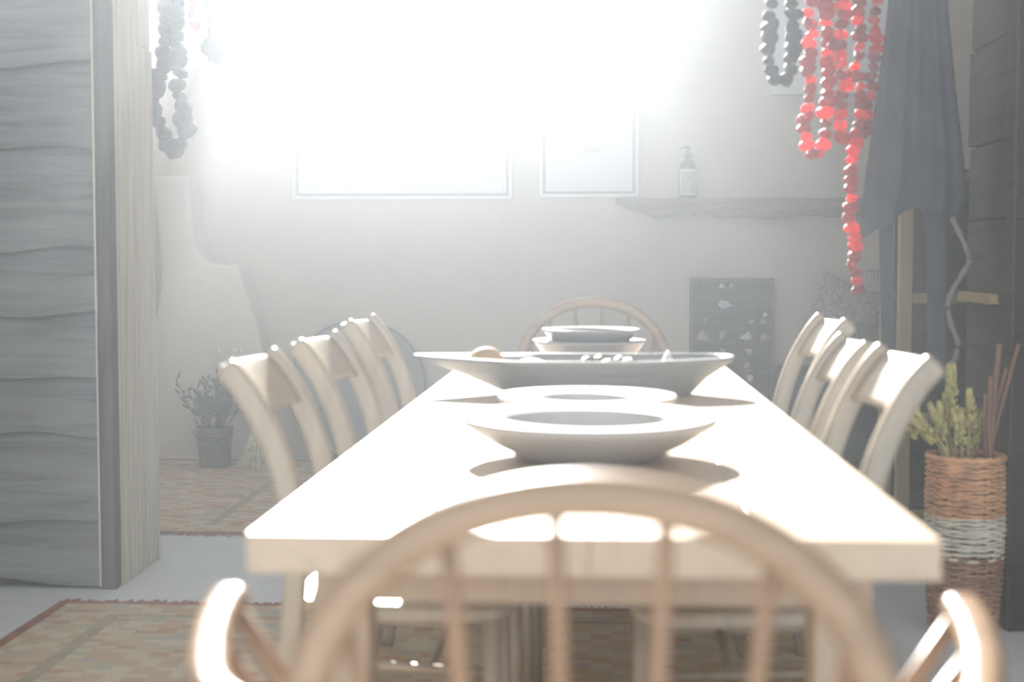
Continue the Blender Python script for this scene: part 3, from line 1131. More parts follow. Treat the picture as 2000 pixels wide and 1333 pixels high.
def trough():
    seg = 72
    rings = []
    H = 0.088

    def ring(xl, xr, w, z, e=2.4, tipup=0.0):
        cx, a = (xl + xr) / 2, (xr - xl) / 2
        out = []
        for i in range(seg):
            t = 2 * PI * i / seg
            c, s = math.cos(t), math.sin(t)
            x = cx + a * math.copysign(abs(c) ** (2 / e), c)
            y = w * math.copysign(abs(s) ** (2 / e), s)
            k = (x - cx) / a
            if k < -0.35:
                y *= 1 - 0.55 * ((-k - 0.35) / 0.65) ** 1.0
            out.append((x, y, z + tipup * max(0, abs(k) - 0.4)))
        return out
    outer = [ring(bxl, bxr, 0.085, 0.0), ring(bxl - 0.012, bxr + 0.01, 0.095, 0.006), ring(bxl - 0.09, bxr + 0.042, 0.125, H * 0.45),
             ring(txl + 0.03, txr - 0.008, 0.150, H - 0.012, 2.4, 0.008), ring(txl, txr, 0.154, H - 0.004, 2.4, 0.010), ring(txl + 0.002, txr - 0.002, 0.152, H, 2.4, 0.010)]
    inner = [ring(txl + 0.012, txr - 0.012, 0.142, H, 2.4, 0.010), ring(txl + 0.10, txr - 0.022, 0.134, H - 0.012, 2.4, 0.006),
             ring(bxl - 0.06, bxr + 0.02, 0.11, H * 0.45), ring(bxl + 0.01, bxr - 0.02, 0.08, 0.016)]
    rs = outer + inner
    V = [p for r in rs for p in r]
    Fc = []
    for i in range(len(rs) - 1):
        for j in range(seg):
            k = (j + 1) % seg
            Fc.append((i * seg + j, i * seg + k, (i + 1) * seg + k, (i + 1) * seg + j))
    Fc.append(tuple(range(seg)))
    Fc.append(tuple((len(rs) - 1) * seg + j for j in range(seg - 1, -1, -1)))
    return V, Fc


tt = ob('wooden_trough', trough(), 'trough_wood', None, True, (0, YTR, TH - 0.0008))
tag(tt, 'long dark wooden dough trough lying across the table', 'tray')


def blob(name, c, r, sx_, sz_, mat, lab, cat, group, seed, amp=0.08):
    rr = random.Random(seed)
    ph = [rr.uniform(0, 6.28) for _ in range(4)]
    V, Fc = g_lathe([(r * math.sin(PI * i / 14), -r * math.cos(PI * i / 14)) for i in range(15)], 20)
    W = []
    for p in V:
        v = Vector(p)
        k = 1 + amp * (math.sin(v.x / r * 2.3 + ph[0]) * math.sin(v.y / r * 2.1 + ph[1]) + 0.5 * math.sin(v.z / r * 4 + ph[2]))
        W.append((v.x * k * sx_, v.y * k, v.z * k * sz_))
    zm = min(w[2] for w in W)
    o = ob(name, ([(a, b_, c_ - zm) for a, b_, c_ in W], Fc), mat, None, True, c)
    return tag(o, lab, cat, group)


heap = [tt]
for i, (px, dy, r, sx_) in enumerate(((1043, -0.02, 0.038, 1.25), (948, 0.0, 0.036, 1.25), (1086, 0.052, 0.030, 1.2))):
    o = blob('bread_roll', (xpx(px, YTR), YTR + dy, TH + 0.1), r, sx_, 0.95, 'crust',
             ['oval bread roll between the other two rolls in the trough', 'oval bread roll at the tapered end of the wooden trough', 'shorter bread roll beside the walnuts in the trough'][i], 'bread', 'rolls in the trough', 30 + i, 0.05)
    settle(o, heap, TH + 0.09, TH)
    heap.append(o)
nuts = [(1128, -0.046), (1169, -0.046), (1210, -0.046), (1251, -0.046), (1148, 0.003), (1189, 0.003), (1230, 0.003), (1158, 0.052), (1199, 0.052), (1240, 0.052)]
for i, (px, dy) in enumerate(nuts):
    o = blob('walnut', (xpx(px, YTR), YTR + dy, TH + 0.1), 0.0222, 1.05, 0.95, 'walnut', 'dark round walnut lying in the wooden trough', 'nut', 'nuts in the trough', 50 + i)
    settle(o, heap, TH + 0.09, TH)
    heap.append(o)
for i, (px, dy) in enumerate([(1148, -0.022), (1190, -0.022), (1231, -0.022), (1172, 0.028), (1214, 0.028)]):
    o = blob('walnut', (xpx(px, YTR), YTR + dy, TH + 0.2), 0.0222, 1.05, 0.95, 'walnut', 'dark walnut resting on top of the other nuts in the trough', 'nut', 'nuts heaped in the trough', 70 + i)
    settle(o, heap, TH + 0.14, TH)
    heap.append(o)
# folded napkin
V, Fc = [], []
nn = 14
for i in range(nn + 1):
    for j in range(nn + 1):
        u, v = i / nn, j / nn
        V.append((-0.034 + 0.068 * u, -0.045 + 0.09 * v, 0.004 + 0.078 * (1 - abs(2 * u - 1) ** 1.15) * (0.55 + 0.45 * v) + 0.005 * math.sin(9 * v + 4 * u)))
for i in range(nn):
    for j in range(nn):
        a = i * (nn + 1) + j
        Fc.append((a, a + nn + 1, a + nn + 2, a + 1))
nk = ob('linen_napkin', (V, Fc), 'linen_white', None, True, (xpx(1306, YTR), YTR + 0.005, TH + 0.1))
settle(nk, heap, TH + 0.08, TH)
sm = nk.modifiers.new('cloth_thickness', 'SOLIDIFY'); sm.thickness = 0.006
tag(nk, 'folded white linen napkin at the blunt end of the trough', 'napkin')


# ------------------------------------------------------------------ side chairs
def make_side_chair():
    t = thing('dining_chair', '', 'chair')
    hw = 0.172
    prof = [(-0.235, 0.0), (-0.195, 0.22), (-0.165, 0.44), (-0.158, 0.56), (-0.170, 0.665), (-0.200, 0.76), (-0.236, 0.83), (-0.262, 0.866), (-0.278, 0.882)]
    pc = catmull([(x, 0, z) for x, z in prof], 5)
    n = len(pc)
    for s in (-1, 1):
        sc_ = [0.9 + 0.1 * min(1, i / n * 2) if i < n - 2 else (0.86 if i == n - 2 else 0.6) for i in range(n)]
        g = g_tube([(p.x, s * hw, p.z) for p in pc], sc_, up=(1, 0, 0), section=rsec(0.021, 0.015, 0.35, 3))
        ob('back_post', g, 'oak_chair', t, True)
    # broad crest panel following the posts, bowed outwards in plan
    top = [p for p in pc if p.z > 0.785]
    V, Fc = [], []
    m = 13
    for side in (0, 1):
        for p in top:
            for j in range(m):
                v = -1 + 2 * j / (m - 1)
                V.append((p.x - 0.022 * (1 - v * v) + (0.009 if side else -0.009), v * (hw - 0.010), p.z - 0.004))
    k = len(top)
    for side in (0, 1):
        for i in range(k - 1):
            for j in range(m - 1):
                a = side * k * m + i * m + j
                Fc.append((a, a + 1, a + m + 1, a + m))
    for i in (0, k - 1):
        for j in range(m - 1):
            a = i * m + j
            Fc.append((a, a + 1, k * m + a + 1, k * m + a))
    for i in range(k - 1):
        for j in (0, m - 1):
            a = i * m + j
            Fc.append((a, a + m, k * m + a + m, k * m + a))
    ob('crest_rail', (V, Fc), 'oak_chair', t, True)
    ob('back_rail', g_rbox(-0.170, -0.150, -hw, hw, 0.575, 0.625, 0.006), 'oak_chair', t)
    # seat
    ol = []
    for i in range(40):
        a = 2 * PI * i / 40
        c, s = math.cos(a), math.sin(a)
        e = 5
        x = 0.02 + 0.195 * math.copysign(abs(c) ** (2 / e), c)
        y = (0.185 + 0.02 * (x / 0.2)) * math.copysign(abs(s) ** (2 / e), s)
        ol.append((x, y))
    V = []
    for sc_, z in ((0.95, 0.435), (1.0, 0.442), (1.0, 0.458), (0.97, 0.465)):
        V += [(0.02 + (x - 0.02) * sc_, y * sc_, z) for x, y in ol]
    Fc = [tuple(range(39, -1, -1)), tuple(120 + i for i in range(40))]
    for r in range(3):
        for i in range(40):
            j = (i + 1) % 40
            Fc.append((r * 40 + i, r * 40 + j, (r + 1) * 40 + j, (r + 1) * 40 + i))
    ob('seat', (V, Fc), 'oak_chair', t)
    for s in (-1, 1):
        ob('front_leg', g_tube([(0.185, s * 0.175, 0), (0.175, s * 0.165, 0.438)], [0.013, 0.018], 10), 'oak_chair', t, True)
        ob('side_stretcher', g_tube([(-0.20, s * 0.171, 0.20), (0.18, s * 0.170, 0.18)], 0.010, 8), 'oak_chair', t, True)
    ob('stretcher', g_tube([(0.0, -0.171, 0.19), (0.0, 0.171, 0.19)], 0.010, 8), 'oak_chair', t, True)
    return t


proto = make_side_chair()
# the left row faces +x (rz 0), the right row faces -x
side = [(-0.350, 2.545, 0.02, 0.992, 'pale oak chair of the row facing the basket side, next to the hooped armchair'),
        (-0.336, 3.07, -0.02, 1.0, 'pale oak chair in the middle of the row on the chimney side of the table'),
        (-0.320, 3.565, 0.0, 1.022, 'pale oak chair on the chimney side, beside the stacked bowls'),
        (0.275, 2.505, PI + 0.03, 1.008, 'pale oak chair of the row on the basket side, its lit crest nearest the basket'),
        (0.285, 3.06, PI - 0.03, 1.0, 'pale oak chair in the middle of the row on the basket side of the table'),
        (0.320, 3.53, PI + 0.02, 1.03, 'pale oak chair on the basket side, beside the stacked bowls')]
side[0] = side[0][:4] + ('pale oak chair on the chimney side of the table, next to the large bowl',)
for i, (x, y, rz, sz_, lab) in enumerate(side):
    c = proto if i == 0 else copy_tree(proto)
    c.location = (x, y, 0.0060)
    c.rotation_euler = (0, 0, rz)
    c.scale = (1, 1, sz_ * 0.976)
    c['label'] = lab
    c['group'] = 'oak chairs along the table'


# ------------------------------------------------------------------ hoop-back armchairs
def make_windsor(label, loc, rz, k):
    """Faces +y; the hoop stands at y = -0.21."""
    t = thing('hoop_back_armchair', label, 'chair', loc, rz, 'hoop-back armchairs')
    t.scale = (k, k, k)
    yb, hw, zb, za = -0.21, 0.240, 0.70, 0.909
    ARM = 0.685
    # seat
    V = []
    ol = []
    for i in range(48):
        a = 2 * PI * i / 48
        c, s = math.cos(a), math.sin(a)
        e = 2.8
        ol.append((0.245 * math.copysign(abs(c) ** (2 / e), c), 0.03 + 0.215 * math.copysign(abs(s) ** (2 / e), s)))
    lv = ((0.90, 0.425), (1.0, 0.438), (1.0, 0.455), (0.94, 0.463), (0.6, 0.452), (0.25, 0.450))
    for sc_, z in lv:
        V += [(x * sc_, 0.03 + (y - 0.03) * sc_, z) for x, y in ol]
    Fc = [tuple(range(47, -1, -1)), tuple((len(lv) - 1) * 48 + i for i in range(48))]
    for r in range(len(lv) - 1):
        for i in range(48):
            j = (i + 1) % 48
            Fc.append((r * 48 + i, r * 48 + j, (r + 1) * 48 + j, (r + 1) * 48 + i))
    ob('seat', (V, Fc), 'elm_chair', t, True)
    for sx_ in (-1, 1):
        for (y0, y1) in ((0.19, 0.235), (-0.12, -0.19)):
            p0, p1 = Vector((sx_ * 0.165, y0, 0.44)), Vector((sx_ * 0.225, y1, 0.0))
            pts_ = [p0.lerp(p1, s) for s in (0, 0.12, 0.3, 0.5, 0.62, 0.66, 0.72, 1.0)]
            ob('leg', g_tube(pts_, [0.012, 0.016, 0.020, 0.021, 0.018, 0.014, 0.018, 0.012], 12), 'elm_spindle', t, True)
        ob('side_stretcher', g_tube([(sx_ * 0.205, -0.168, 0.17), (sx_ * 0.2, 0.02, 0.18), (sx_ * 0.198, 0.215, 0.19)], [0.009, 0.015, 0.009], 10), 'elm_spindle', t, True)
    ob('cross_stretcher', g_tube([(-0.2, 0.02, 0.18), (0, 0.02, 0.18), (0.2, 0.02, 0.18)], [0.009, 0.015, 0.009], 10), 'elm_spindle', t, True)
    # bent arm bow
    pa = [(-0.374, 0.06), (-0.376, 0.0), (-0.364, -0.085), (-0.334, -0.16), (-0.25, -0.212), (-0.12, -0.232), (0, -0.236)]
    pa = pa + [(-x, y) for x, y in pa[-2::-1]]
    pp = catmull([(x, y, ARM + 0.052 * max(0.0, min(1.0, (y + 0.2) / 0.25))) for x, y in pa], 6)
    nA = len(pp)
    rad = []
    for i in range(nA):
        d = min(i, nA - 1 - i)
        rad.append(0.45 if d == 0 else (0.8 if d == 1 else (1.02 if d < 8 else 1.0)))
    ob('arm_bow', g_tube(pp, rad, up=(0, 0, 1), section=rsec(0.014, 0.019, 0.45, 4)), 'elm_chair', t, True)
    # hoop
    hp_ = []
    H = 48
    for i in range(H + 1):
        a = PI * i / H
        hp_.append((-hw * math.cos(a), yb - 0.02 - 0.03 * math.sin(a), zb - 0.012 + (za - zb) * math.sin(a) ** 0.92))
    hp_ = [(-hw, yb + 0.0, ARM - 0.01)] + hp_ + [(hw, yb + 0.0, ARM - 0.01)]
    ob('hoop', g_tube(hp_, 1.0, up=(0, 1, 0), section=rsec(0.0205, 0.0185, 0.4, 4)), 'elm_chair', t, True)
    # spindles
    for x in (-0.205, -0.118, -0.028, 0.062, 0.148, 0.215):
        q = max(0.0, 1 - (x / hw) ** 2) ** 0.5
        zt_ = zb - 0.012 + (za - zb) * q ** 0.92
        pb = Vector((x * 0.8, -0.15, 0.452))
        ptp = Vector((x, yb - 0.02 - 0.03 * q, zt_))
        ob('spindle', g_tube([pb, pb.lerp(ptp, 0.4), pb.lerp(ptp, 0.75), ptp], [0.007, 0.0095, 0.008, 0.0065], 10), 'elm_spindle', t, True)
    for sx_ in (-1, 1):
        for (yA, yS) in ((0.04, 0.09), (-0.04, 0.01), (-0.11, -0.07)):
            xA = 0.374 if yA > 0.0 else (0.371 if yA > -0.05 else 0.355)
            ob('arm_spindle', g_tube([(sx_ * 0.222, yS, 0.45), (sx_ * 0.30, (yA + yS) / 2, 0.60), (sx_ * xA, yA, ARM + 0.052 * max(0.0, min(1.0, (yA + 0.2) / 0.25)))], [0.009, 0.012, 0.008], 10), 'elm_spindle', t, True)
    return t


make_windsor('hoop-back wooden armchair drawn up to the table before the large bowl', (-0.002, 1.335, 0.0060), 0, 0.951)
make_windsor('hoop-back wooden armchair at the table end beyond the stacked bowls', (0.0, 4.555, 0), PI, 1.0)


# ------------------------------------------------------------------ strings of dried vegetables
def skin(seed, squash, wr_):
    """Hollow dried pepper skin: crumpled open cup."""
    rr = random.Random(seed)
    ph = [rr.uniform(0, 6.28) for _ in range(6)]
    prof = [(0.02, -0.44), (0.24, -0.40), (0.43, -0.24), (0.50, -0.02), (0.46, 0.22), (0.30, 0.38), (0.12, 0.41)]
    V, Fc = g_lathe(prof, 16)
    W = []
    for p in V:
        v = Vector(p)
        a = math.atan2(v.y, v.x)
        k = 1 + wr_ * (math.sin(3 * a + ph[0]) + 0.7 * math.sin(5 * a + ph[1] + 3 * v.z) + 0.5 * math.sin(7 * v.z + ph[2]))
        W.append((v.x * k, v.y * k * 0.8, v.z * squash + 0.06 * math.sin(2 * a + ph[3])))
    return mesh_from('dried_skin', W, Fc, True)


RED = []
for i in range(7):
    me = skin(100 + i, 0.72, 0.12)
    me.materials.append(MATS['red_pepper' if i % 2 else 'red_pepper_deep'])
    RED.append(me)
DRK = []
for i in range(5):
    me = skin(200 + i, 1.05 if i % 2 else 0.7, 0.11)
    me.materials.append(MATS['dark_aubergine'])
    DRK.append(me)

HOOK_Z = 3.25


def veg_string(label, pxs, Y, size, meshes, piece, seed, both_up=False, spread=0.006, step=0.62, tiltamt=0.45):
    rr = random.Random(seed)
    pts_ = [at(px, py, Y) for px, py in pxs]
    for p in pts_:
        p.y = Y
    top = pts_[0]
    pth = catmull(pts_, 8)
    org_ = Vector((top.x, Y, HOOK_Z))
    t = thing('vegetable_string', label, 'dried vegetables', org_, 0, 'strings of dried vegetables')
    hang = [Vector((top.x, Y, HOOK_Z + 0.004))] + pth
    if both_up:
        hang = hang + [Vector((top.x + 0.02, Y, HOOK_Z + 0.004))]
    ob('cord', local(g_tube(hang, 0.0022, 5, up=(0, 1, 0)), org_), 'twine', t)
    acc, nxt, prev = 0.0, 0.0, pth[0]
    i = 0
    for p, q in zip(pth, pth[1:]):
        L = (q - p).length
        while nxt <= acc + L:
            s = (nxt - acc) / L
            c = p.lerp(q, s)
            k = size * rr.uniform(0.82, 1.18)
            o = bpy.data.objects.new(piece, rr.choice(meshes))
            COL.objects.link(o)
            o.parent = t
            o.location = c - org_ + Vector((rr.uniform(-spread, spread), rr.uniform(-spread, spread), 0))
            o.rotation_euler = (rr.uniform(-tiltamt, tiltamt) + (PI if rr.random() < 0.3 else 0), rr.uniform(-tiltamt, tiltamt), rr.uniform(0, 6.28))
            o.scale = (k, k, k * rr.uniform(0.85, 1.1))
            nxt += size * step * rr.uniform(0.85, 1.1)
            i += 1
        acc += L
    return t


YH = 3.97
veg_string('loop of dark dried aubergine skins beside the red pepper strings', [(1512, -150), (1508, -60), (1505, 20), (1500, 90), (1506, 135), (1522, 158), (1542, 148), (1550, 100), (1548, 20), (1545, -70), (1540, -150)],
           YH - 0.06, 0.047, DRK, 'dried_aubergine', 1, True, 0.007, 0.66)
veg_string('loop of translucent red dried peppers next to the dark aubergine loop', [(1590, -150), (1586, -60), (1582, 40), (1581, 130), (1580, 190), (1573, 245), (1578, 285), (1597, 304), (1612, 275), (1615, 215), (1618, 140), (1615, 60), (1612, -50), (1608, -150)],
           YH + 0.0, 0.044, RED, 'dried_pepper', 2, True)
veg_string('short red pepper string between the pepper loop and the longest string', [(1640, -150), (1638, -50), (1646, 30), (1640, 100), (1650, 160), (1645, 215), (1640, 268)],
           YH - 0.065, 0.044, RED, 'dried_pepper', 3)
veg_string('longest red pepper string, its end dangling below the apron hem', [(1672, -150), (1674, -60), (1680, 30), (1674, 120), (1680, 190), (1675, 250), (1666, 310), (1664, 370), (1660, 430), (1668, 490), (1666, 530), (1678, 572)],
           YH - 0.005, 0.042, RED, 'dried_pepper', 4)
veg_string('red pepper string hanging against the edge of the dark apron', [(1716, -150), (1714, -60), (1712, 20), (1708, 90), (1702, 150), (1698, 210), (1690, 268)],
           YH + 0.055, 0.040, RED, 'dried_pepper', 5)
YHL = 4.98
struct('trim_2', g_rbox(XL, -1.1, YHL - 0.03, YHL + 0.12, 3.25, 3.31, 0.006), 'weathered_plank', 'rafter carrying the dark strings')
veg_string('long loop of dark dried aubergine skins by the pale jamb', [(318, -150), (322, -60), (326, 20), (318, 90), (310, 150), (296, 200), (306, 240), (318, 268), (330, 292), (352, 282), (360, 250), (356, 200), (350, 140), (348, 60), (346, -40), (340, -150)],
           YHL, 0.066, DRK, 'dried_aubergine', 6, True, 0.010, 0.64)
veg_string('short string of dark aubergine skins nearest the sunlit glare', [(418, -160), (420, -80), (416, 0), (422, 70), (425, 135)],
           YHL, 0.075, DRK, 'dried_aubergine', 7, False, 0.012, 0.62)
veg_string('short red pepper string between the two dark strings by the jamb', [(384, -160), (386, -80), (382, -10), (384, 50)],
           YHL + 0.085, 0.052, RED, 'dried_pepper', 8)

# ------------------------------------------------------------------ apron
YA = 4.30
left = [(1745, -180), (1738, -60), (1733, 20), (1722, 110), (1710, 200), (1700, 280), (1691, 350), (1684, 410), (1677, 470)]
right = [(1850, -180), (1852, -60), (1856, 20), (1864, 100), (1872, 180), (1882, 260), (1890, 330), (1892, 390), (1884, 432)]
ao = Vector((at(1790, 0, YA).x, YA, 2.16))
AP = thing('canvas_apron', 'dark charcoal canvas apron hanging in folds with long ties', 'apron', ao)
V, Fc = [], []
nu, nv = 36, 34
Lp = catmull([at(px, py, YA) for px, py in left], 5)
Rp = catmull([at(px, py, YA) for px, py in right], 5)
for j in range(nv + 1):
    s = j / nv
    fi = s * (len(Lp) - 1)
    a0 = int(min(fi, len(Lp) - 2)); fr_ = fi - a0
    L = Lp[a0].lerp(Lp[a0 + 1], fr_)
    Rr_ = Rp[a0].lerp(Rp[a0 + 1], fr_)
    for i in range(nu + 1):
        u = i / nu
        p = L.lerp(Rr_, u)
        hem = 0.0
        if s > 0.8:
            k = (s - 0.8) / 0.2
            # the hem rises away from the low corner
            hem = k * (0.045 * min(1, u / 0.16) - 0.02 * math.sin(u * 9))
        fold = 0.022 * math.sin(u * 13 + 1.5 * s) * (0.4 + 0.6 * s) + 0.010 * math.sin(u * 29 + 2)
        V.append(Vector((p.x, YA + fold + 0.03 * (u - 0.5), p.z + hem)) - ao)
for j in range(nv):
    for i in range(nu):
        a = j * (nu + 1) + i
        Fc.append((a, a + 1, a + nu + 2, a + nu + 1))
cl = ob('apron_cloth', (V, Fc), 'apron_cloth', AP, True)
sm = cl.modifiers.new('cloth_thickness', 'SOLIDIFY'); sm.thickness = 0.003


def g_strap(pxs, Y, wpx, th=0.004):
    P = catmull([at(px, py, Y) for px, py in pxs], 5)
    w = wpx / F * Y / 2
    return local(g_tube(P, 1.0, up=(1, 0, 0), section=rsec(w, th, 0.3, 2)), ao)


ob('tie', g_strap([(1733, 380), (1731, 460), (1732, 540), (1734, 620), (1738, 720), (1741, 800)], YA + 0.03, 27), 'apron_cloth', AP)
ob('tie', g_strap([(1818, 380), (1826, 450), (1830, 530), (1828, 600), (1830, 690), (1834, 760)], YA + 0.02, 36), 'apron_cloth', AP)
# neck loop over an iron hook fixed to the jamb
pk = Vector((1.00, YA, 2.42))
ob('neck_loop', local(g_tube([at(1750, -170, YA), Vector((0.955, YA, 2.3)), pk + Vector((0, 0, 0.008)), Vector((1.045, YA, 2.3)), at(1846, -170, YA)], 0.006, 8), ao), 'apron_cloth', AP)
hk = ob('coat_hook', local(join(g_tube([(XJR + 0.01, YA, 2.40), (1.08, YA, 2.405), (0.99, YA, 2.41), (0.97, YA, 2.44)], 0.007, 8), g_box(XJR - 0.008, XJR + 0.004, YA - 0.02, YA + 0.02, 2.35, 2.45)), (XJR, YA, 2.4)), 'iron', None, False, (XJR, YA, 2.4))
tag(hk, 'black iron hook on the dark jamb holding the apron', 'hook')

# ------------------------------------------------------------------ pine rack behind the opening
YK = 4.98
kx0, kx1 = xpx(1745, YK), xpx(1985, YK)
K = thing('pine_rack', 'open yellow pine rack standing behind the dark plank partition beside the basket', 'rack', ((kx0 + kx1) / 2, YK + 0.15, 0))
kc = (kx0 + kx1) / 2
kt = zpx(330, YK)
for x in (kx0, kx1 - 0.045):
    for y in (-0.15, 0.15):
        ob('post', g_rbox(x - kc, x + 0.045 - kc, y - 0.022, y + 0.022, 0, kt, 0.004), 'yellow_pine', K)
for z in (zpx(590, YK), 0.48, 0.14, kt - 0.05):
    for y in (-0.15, 0.15):
        ob('rail', g_rbox(kx0 + 0.04 - kc, kx1 - 0.04 - kc, y - 0.012, y + 0.012, z - 0.002, z + 0.032, 0.003), 'yellow_pine', K)
    for i in range(3):
        y0 = -0.13 + i * 0.09
        ob('shelf_slat', g_rbox(kx0 + 0.01 - kc, kx1 - 0.01 - kc, y0, y0 + 0.078, z + 0.030, z + 0.042, 0.003), 'dark_board', K)
ob('back_panel', g_box(kx0 + 0.01 - kc, kx1 - 0.01 - kc, 0.16, 0.168, 0.1, kt), 'dark_board', K)

# ------------------------------------------------------------------ wicker basket and what stands in it
KO = Vector((xpx(1876, 4.00), 3.985, 0.0))
BK = thing('wicker_basket', 'tall round wicker basket with a pale band beside the dark wall', 'basket', KO)
HB = 0.492


def rad_at(z):
    s = z / HB
    return 0.086 + 0.011 * math.sin(s * PI * 0.9) + 0.010 * s


def coil(z0, z1, seed):
    rr = random.Random(seed)
    parts = []
    z = z0
    step = 0.0078
    row = 0
    while z < z1:
        n = 48
        P = []
        tl = rr.uniform(-0.004, 0.004)
        ph = rr.uniform(0, 6.28)
        for i in range(n):
            a = 2 * PI * i / n
            r = rad_at(z) + 0.0042 * math.cos(12 * a + PI * row) + rr.uniform(-0.0008, 0.0008)
            P.append((r * math.cos(a), r * math.sin(a), z + tl * math.sin(a + ph) + 0.0012 * math.sin(5 * a + ph)))
        parts.append(g_tube(P, 0.0045 * rr.uniform(0.8, 1.15), 5, closed=True))
        z += step
        row += 1
    return join(*parts)


zb0, zb1 = 0.225, 0.34
for (nm, a, c, mt, sd) in (('lower_weave', 0.012, zb0, 'wicker_dark', 1), ('pale_band', zb0, zb1, 'wicker_white', 2), ('upper_weave', zb1, HB, 'wicker_brown', 3)):
    ob(nm, coil(a, c, sd), mt, BK, True)['kind'] = 'stuff'
ob('foot_band', coil(0.005, 0.03, 4), 'wicker_brown', BK, True)['kind'] = 'stuff'
for i in range(24):
    a = 2 * PI * (i + 0.5) / 24
    ob('stake', g_tube([(rad_at(z) * 0.985 * math.cos(a), rad_at(z) * 0.985 * math.sin(a), z) for z in (0.004, 0.12, 0.24, 0.36, HB + 0.002)], 0.0035, 5), 'wicker_dark', BK)
ob('basket_base', g_lathe([(0, 0.002), (0.082, 0.002), (0.084, 0.012), (0, 0.014)], 32), 'wicker_dark', BK)
rp = [((rad_at(HB) + 0.002) * math.cos(2 * PI * i / 60), (rad_at(HB) + 0.002) * math.sin(2 * PI * i / 60), HB + 0.004 + 0.002 * math.sin(i * 2.1)) for i in range(60)]
ob('rim', g_tube(rp, 0.008, 8, closed=True), 'wicker_brown', BK, True)


def flower_spike(seed, L, r):
    """Lobed dried flower head on a stalk, base at the origin, growing along +z."""
    rr = random.Random(seed)
    head = []
    for k in range(40):
        s = rr.random()
        a = rr.uniform(0, 2 * PI)
        q = r * (0.9 - 0.5 * s) * rr.uniform(0.7, 1.05)
        c = Vector((q * math.cos(a), q * math.sin(a), L - 0.085 + 0.085 * s))
        rad = rr.uniform(0.005, 0.009)
        d = Vector((math.cos(a), math.sin(a), 1.2)).normalized()
        head.append(g_tube([c - d * rad, c, c + d * rad * 1.4], [rad * 0.6, rad, rad * 0.35], 6))
    for k in range(3):
        a = rr.uniform(0, 2 * PI)
        c = Vector((0.3 * r * math.cos(a), 0.3 * r * math.sin(a), L - 0.04))
        e = c + Vector((0.55 * r * math.cos(a), 0.55 * r * math.sin(a), 0.065))
        head.append(g_tube([c, (c + e) / 2, e], [0.009, 0.011, 0.007], 8))
    return join(*head)


fl = [(1760, 818, -0.02), (1798, 828, -0.062), (1832, 815, -0.030), (1857, 742, -0.004), (1896, 790, -0.012), (1874, 826, -0.066), (1908, 832, 0.045), (1845, 800, 0.032), (1786, 806, 0.045)]
labs = ['spiky dried yellow flower leaning out over the chair side of the basket', 'low dried yellow flower at the rim of the basket, by the chair', 'dried yellow flower between the chair and the forked one',
        'tallest forked dried yellow flower in the basket', 'lobed dried yellow flower beside the red canes', 'small dried yellow flower low in front in the basket', 'dried yellow flower pressed against the red canes',
        'dried yellow flower just below the tallest forked one', 'drooping dried yellow flower behind the chair post']
for i, (px, py, dy) in enumerate(fl):
    tp = at(px, py, KO.y + dy)
    dx = tp.x - KO.x
    base = KO + Vector((max(-0.04, min(0.04, dx * 0.3)), dy * 0.4, 0.0125))
    mid = KO + Vector((max(-0.058, min(0.05, dx * 0.6)), dy * 0.7, HB))
    if tp.z < HB + 0.03:
        mid.z = tp.z - 0.06
    pts_ = catmull([base, base.lerp(mid, 0.5), mid, mid.lerp(tp, 0.6) + Vector((0, 0, 0.012)), tp], 4)
    d = (tp - mid).normalized()
    f = thing('dried_flower', labs[i], 'dried flower', base, 0, 'dried flowers in the basket')
    ob('stalk', local(g_tube(pts_, 0.0035, 6), base), 'dried_flower', f)
    Mh = Matrix.Translation(tp - base) @ d.to_track_quat('Z', 'Y').to_matrix().to_4x4()
    ob('flower_head', xform(flower_spike(300 + i, 0.02, 0.017), Mh), 'dried_flower', f, True)

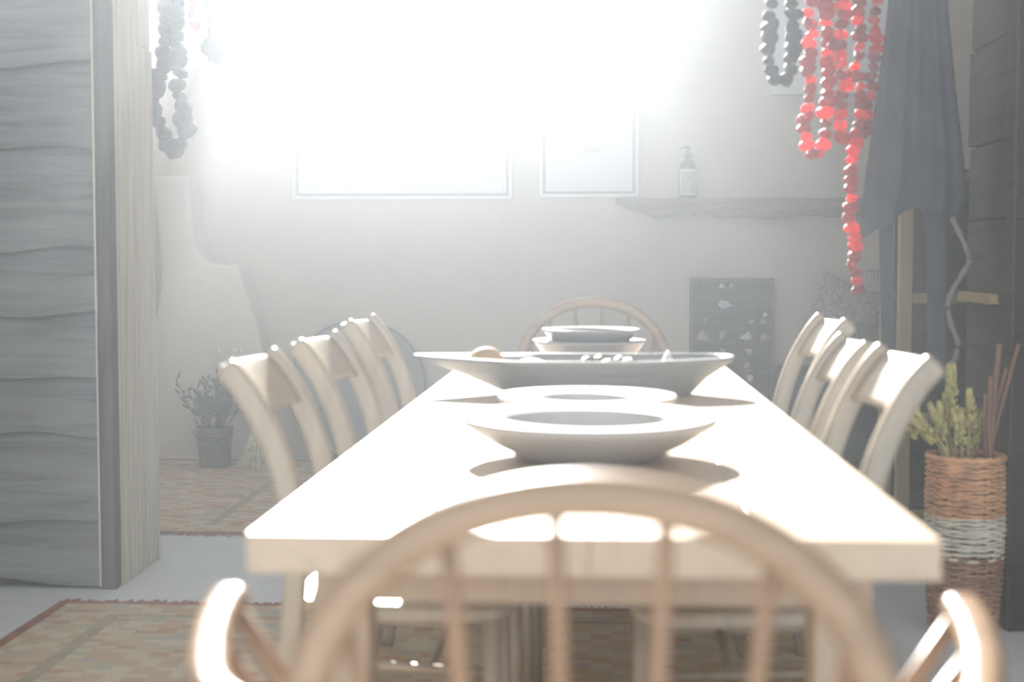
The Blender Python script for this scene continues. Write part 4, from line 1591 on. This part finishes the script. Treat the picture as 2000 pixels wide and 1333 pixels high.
canes = [(1952, 672, 0.0, 'reddish cane leaning from the basket toward the dark wall, thickest of the canes', 0.008),
         (1990, 672, 0.03, 'reddish cane leaning furthest out of the basket', 0.0055),
         (1935, 735, -0.03, 'short reddish cane between the flowers and the thickest cane', 0.006),
         (1965, 720, 0.05, 'reddish cane standing behind the thickest cane in the basket', 0.005),
         (1925, 770, 0.02, 'shortest reddish cane against the dried flowers', 0.006)]
for i, (px, py, dy, lab, r) in enumerate(canes):
    dy = (-0.015, 0.014, -0.052, 0.042, -0.034)[i]
    tp = at(px, py, KO.y - 0.03 + dy * 0.4)
    dx = tp.x - KO.x
    base = KO + Vector((0.030 + 0.15 * dx, dy, 0.0125))
    # pass inside the rim
    mid = KO + Vector((min(0.030 + 0.45 * dx, 0.070), dy * 0.95, HB))
    g = g_tube(catmull([base, base.lerp(mid, 0.5) + Vector((0.004, 0, 0)), mid, mid.lerp(tp, 0.5) + Vector((-0.004, 0, 0)), tp], 4), r, 7)
    o = ob('cane', local(g, base), 'bark_cane', None, True, base)
    tag(o, lab, 'cane', 'canes in the basket')

br = [at(px, py, 4.066) for px, py in ((1850, 900), (1846, 800), (1850, 735), (1866, 700), (1870, 668), (1858, 635), (1851, 598), (1862, 565), (1883, 530), (1893, 508), (1885, 480), (1872, 452), (1859, 425))]
br[0] = KO + Vector((-0.01, 0.062, 0.0125))
br.insert(1, KO + Vector((-0.026, 0.070, 0.45)))
del br[2]
g = g_tube(catmull(br, 5), [0.0072 + 0.0013 * math.sin(i * 1.3) for i in range(len(catmull(br, 5)))], 8)
o = ob('crooked_branch', local(g, br[0]), 'grey_branch', None, True, br[0])
tag(o, 'pale crooked branch rising from the wicker basket past the apron', 'branch')

# ------------------------------------------------------------------ haze added to stand in for the lens glare
hz = NT('glare_haze')
hz.n.remove(hz.b)
sv = hz.add('ShaderNodeVolumeScatter')
sv.inputs['Color'].default_value = (0.83, 0.92, 1.0, 1)
sv.inputs['Density'].default_value = HAZE_DENSITY
sv.inputs['Anisotropy'].default_value = HAZE_G
hz.link(sv.outputs[0], hz.out.inputs['Volume'])
MATS['glare_haze'] = hz.m
h = ob('haze', g_box(XL - 0.6, XR + 0.6, -2.6, YB + 0.6, -0.4, ZC + 0.5), 'glare_haze')
tag(h, 'thin haze added through the whole room in place of lens glare', 'haze', None, 'stuff')
